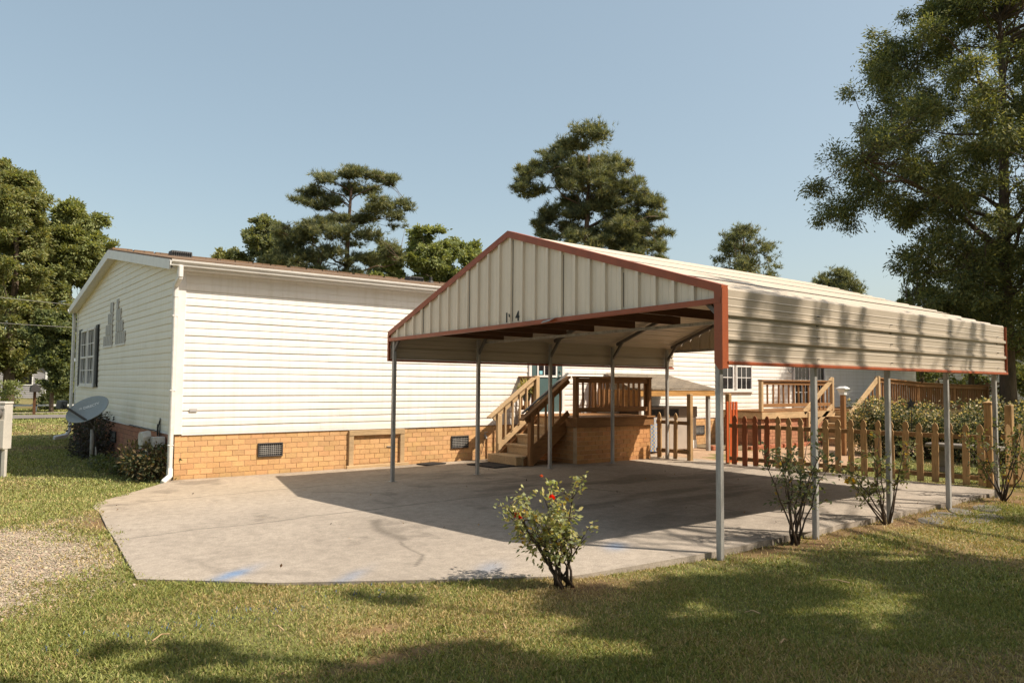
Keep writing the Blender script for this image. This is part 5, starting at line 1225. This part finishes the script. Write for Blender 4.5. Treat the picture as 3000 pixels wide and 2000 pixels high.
# ------------------------------------------------------------------ far left
def far_house(base,label,w,d,h,rh,ang,wallm,roofm):
    root=empty('neighbour_house',(*base,0),label,'house'); cs,sn=math.cos(ang),math.sin(ang)
    T=lambda a,b,z:(base[0]+a*cs-b*sn,base[1]+a*sn+b*cs,z)
    mb=MB()
    bx=lambda mb,a0,a1,b0,b1,z0,z1: mb.add([T(a0,b0,z0),T(a1,b0,z0),T(a1,b1,z0),T(a0,b1,z0),T(a0,b0,z1),T(a1,b0,z1),T(a1,b1,z1),T(a0,b1,z1)],[(0,3,2,1),(4,5,6,7),(0,1,5,4),(1,2,6,5),(2,3,7,6),(3,0,4,7)])
    bx(mb,-w/2,w/2,0,d,-.1,h); mb.add([T(-w/2,0,h),T(w/2,0,h),T(0,0,h+rh),T(-w/2,d,h),T(w/2,d,h),T(0,d,h+rh)],[(0,1,2),(5,4,3),(0,2,5,3),(1,4,5,2)])
    mb.build('wall',wallm,root)
    mb=MB(); n=int(h/.16)
    for k in range(n): bx(mb,-w/2,w/2,-.035,-.003,k*.16+.02,k*.16+.145)
    mb.build('siding',wallm,root)
    mb=MB(); e=.35
    for s in (-1,1):
        q=[T(s*(w/2+e),-e,h-.12),T(0,-e,h+rh+.03),T(0,d+e,h+rh+.03),T(s*(w/2+e),d+e,h-.12)]
        mb.add(q+[(x,y,z+.12) for x,y,z in q],[(0,1,2,3),(7,6,5,4),(0,4,5,1),(1,5,6,2),(2,6,7,3),(3,7,4,0)])
    mb.build('roof',roofm,root)
    for a in (-w*.28,w*.12):
        mb=MB(); bx(mb,a,a+1.0,-.09,-.045,1.0,2.0); f_=mb.build('window',WHITEP,root); mb=MB(); bx(mb,a+.08,a+.92,-.1,-.091,1.08,1.92); mb.build('pane',GLASSD,f_)
    mb=MB(); bx(mb,w*.36,w*.36+.9,-.09,-.045,.3,2.2); mb.build('door',WHITEP,root)
    return root
GREYS=M('grey_siding',(.36,.35,.36),.6,.15,2); WHS=M('far_white_siding',(.62,.58,.53),.6,.15,2)
far_house((1.9,58),'grey sided house half hidden by trees across the road',7.5,12,2.3,.85,R(-6),GREYS,M('brown_roof',(.25,.18,.13),.9,.2))
far_house((44,3.2),'white house seen through leaves beyond the rear deck railing',9,12,2.6,1.6,R(-60),WHS,M('grey_roof',(.2,.19,.18),.9,.2))
far_house((47,-7.5),'low grey roofed house at the right edge behind the chain link fence',8,10,2.0,.9,R(-70),GREYS,M('slate_roof',(.2,.21,.22),.9,.2))
mbx=empty('mailbox',(.75,25.6,0),'dark mailbox on a rusty post across the road','mailbox')
mb=MB().box((.70,25.55,-.1),(.80,25.65,.95)); mb.build('mailbox_post',DARKW,mbx)
mb=MB(); pr=[(.58,25.3,.95),(.92,25.3,.95),(.92,25.3,1.12),(.86,25.3,1.22),(.75,25.3,1.26),(.64,25.3,1.22),(.58,25.3,1.12)]; mb.prism(pr,(0,.55,0)); mb.build('mailbox_body',DGREY,mbx)
mb=MB(); mb.box((-9,29.6,.22),(5.5,29.66,.30)); 
for k in range(8): mb.box((-8.8+k*2,29.6,-.05),(-8.74+k*2,29.66,.3))
o=mb.build('low_rail_fence',WHITEP,None,(-2,29.6,0)); tag(o,'low white pipe rail along the far side of the road','fence')
mb=MB(); mb.box((3.5,29.0,.0),(3.95,29.4,.55)); mb.box((3.45,28.95,.552),(4.0,29.45,.62)); o=mb.build('bin',REDP,None,(3.7,29.2,0),bevel=.03); tag(o,'small orange bin beside the white pipe rail','bin')
shrub('bush',(-1.5,31.5),'pale green bush behind the white pipe rail','bush',40,5000,(2.2,.8,1.2),.16,.08,LIMEG,86,'bushes across the road',0,(.3,.5))
shrub('bush',(5.2,32.0),'bright green bush near the orange bin','bush',34,4200,(1.6,.8,1.5),.16,.08,LIMEG,87,'bushes across the road',0,(.3,.5))
shrub('bush',(2.9,31.5),'dark bush under the maple across the road','bush',30,4200,(1.2,.7,1.1),.16,.09,DARKG,88,'bushes across the road',0,(.3,.5))
# overhead wires
for i,(za,zb,lab) in enumerate(((5.25,3.95,'upper utility wire crossing in front of the left trees'),(3.95,3.35,'lower utility wire crossing in front of the left trees'))):
    mb=MB(); pts=[]
    for k in range(15): t=k/14; pts.append((-14+24*t,24.5-10*t if False else 21.0-.6*t,za+(zb-za)*t+ .6*(t-.5)**2-.15)); 
    mb.tube(pts,.009,5); o=mb.build('utility_wire',WIREG,None,(-2,21,0)); tag(o,lab,'wire')
# chain link fence at far right
cl=MB()
for k in range(40):
    cl.bar((27+k*.12,-9.2-k*.05,0),(27+k*.12+.9,-9.2-k*.05-.37,1.1),.008,.008); cl.bar((27+k*.12+.9,-9.2-k*.05-.37,0),(27+k*.12,-9.2-k*.05,1.1),.008,.008)
for k in range(4): cl.tube([(27+k*1.9,-9.2-k*.79,-.1),(27+k*1.9,-9.2-k*.79,1.2)],.03,8)
cl.bar((27,-9.2,1.15),(33,-11.7,1.15),.04,.04)
o=cl.build('chain_link_fence',GALV,None,(29,-10,0)); tag(o,'grey chain link fence at the right edge behind the hedge','fence')
shrub('bush',(21.5,-8.6),'leafy bush at the right edge behind the oak trunk','bush',60,9000,(1.8,1.6,1.6),.09,.05,DARKG+OAKG,89,None,0,(.3,.5))
# twigs and fallen leaves
rnd=random.Random(3)
for k,(x,y,L) in enumerate([(-1.9,-7.3,.16),(-1.25,-7.55,.14),(-.2,-8.3,.12),(1.3,-9.0,.1),(2.6,-8.9,.2),(.9,-9.4,.1)]):
    a=rnd.uniform(0,3.1); z=float(gz(np.array([x]),np.array([y]))[0])+.045
    mb=MB(); mb.tube([(x,y,z),(x+math.cos(a)*L*.5,y+math.sin(a)*L*.5,z+.012),(x+math.cos(a)*L,y+math.sin(a)*L,z-.01)],[.005,.004,.002],5)
    o=mb.build('twig',TX,None,(x,y,z)); tag(o,'pale dry twig lying in the front lawn grass','twig','fallen twigs on the lawn')
rg=rr(99); n=420; x=rg.uniform(-1.5,9,n); y=rg.uniform(-8.3,-.2,n); k=(rg.random(n)<.35)|(y<-7.7); x=x[k];y=y[k];n=len(x)
z=np.where(in_slab(x,y),.006,gz(x,y)+.03)
v,f=leaf_quads(np.stack([x,y,z],1),rg.uniform(.02,.05,n),rg.uniform(.012,.024,n),rg,0,6.); v[:,2]=np.maximum(v[:,2],np.repeat(z,4)-.0)
o=np_mesh('leaf_litter',v,f,4,LEAF,col=np.repeat(pick([(.12,.07,.03),(.22,.14,.06),(.06,.04,.025)],n,rg),4,0)); tag(o,kind='stuff')

# ------------------------------------------------------------------ light, sky, camera
sun_dir=V((.50,-.67,1.0)).normalized()
el=math.asin(sun_dir.z); az=math.atan2(sun_dir.x,sun_dir.y)
w=bpy.data.worlds.new('World'); S.world=w; w.use_nodes=True; nt=w.node_tree; bg=nt.nodes['Background']
sky=nt.nodes.new('ShaderNodeTexSky'); sky.sky_type='NISHITA'; sky.sun_disc=False; sky.sun_elevation=el; sky.sun_rotation=az
sky.air_density=1.0; sky.dust_density=2.6; sky.ozone_density=.8; sky.altitude=50
nt.links.new(mixc(nt,.45,mixc(nt,1.0,sky.outputs[0],(1.10,1.0,.82),'MULTIPLY'),(1.72,2.25,2.62)),bg.inputs[0]); bg.inputs[1].default_value=.132
L=bpy.data.lights.new('sun','SUN'); L.energy=4.1; L.angle=R(.5); L.color=(1,.90,.76)
lo=bpy.data.objects.new('sun',L); COL.objects.link(lo); lo.rotation_euler=(-sun_dir).to_track_quat('-Z','Y').to_euler(); lo.location=(10,-14,20)
cam=bpy.data.cameras.new('camera'); co=bpy.data.objects.new('camera',cam); COL.objects.link(co); S.camera=co
cam.lens=26.415; cam.sensor_width=36; cam.clip_end=3000; cam.clip_start=.05
fw=V((.61435903,.78703362,.05604519)); r_=V((.78794458,-.61568552,.00864182)); u_=V((-.04130762,-.03885132,.99839083))
co.matrix_world=Matrix(((r_.x,u_.x,-fw.x,-2.9524),(r_.y,u_.y,-fw.y,-11.8584),(r_.z,u_.z,-fw.z,1.46),(0,0,0,1)))
S.view_settings.view_transform='Standard'; S.view_settings.look='None'; S.view_settings.gamma=1; S.view_settings.exposure=.76
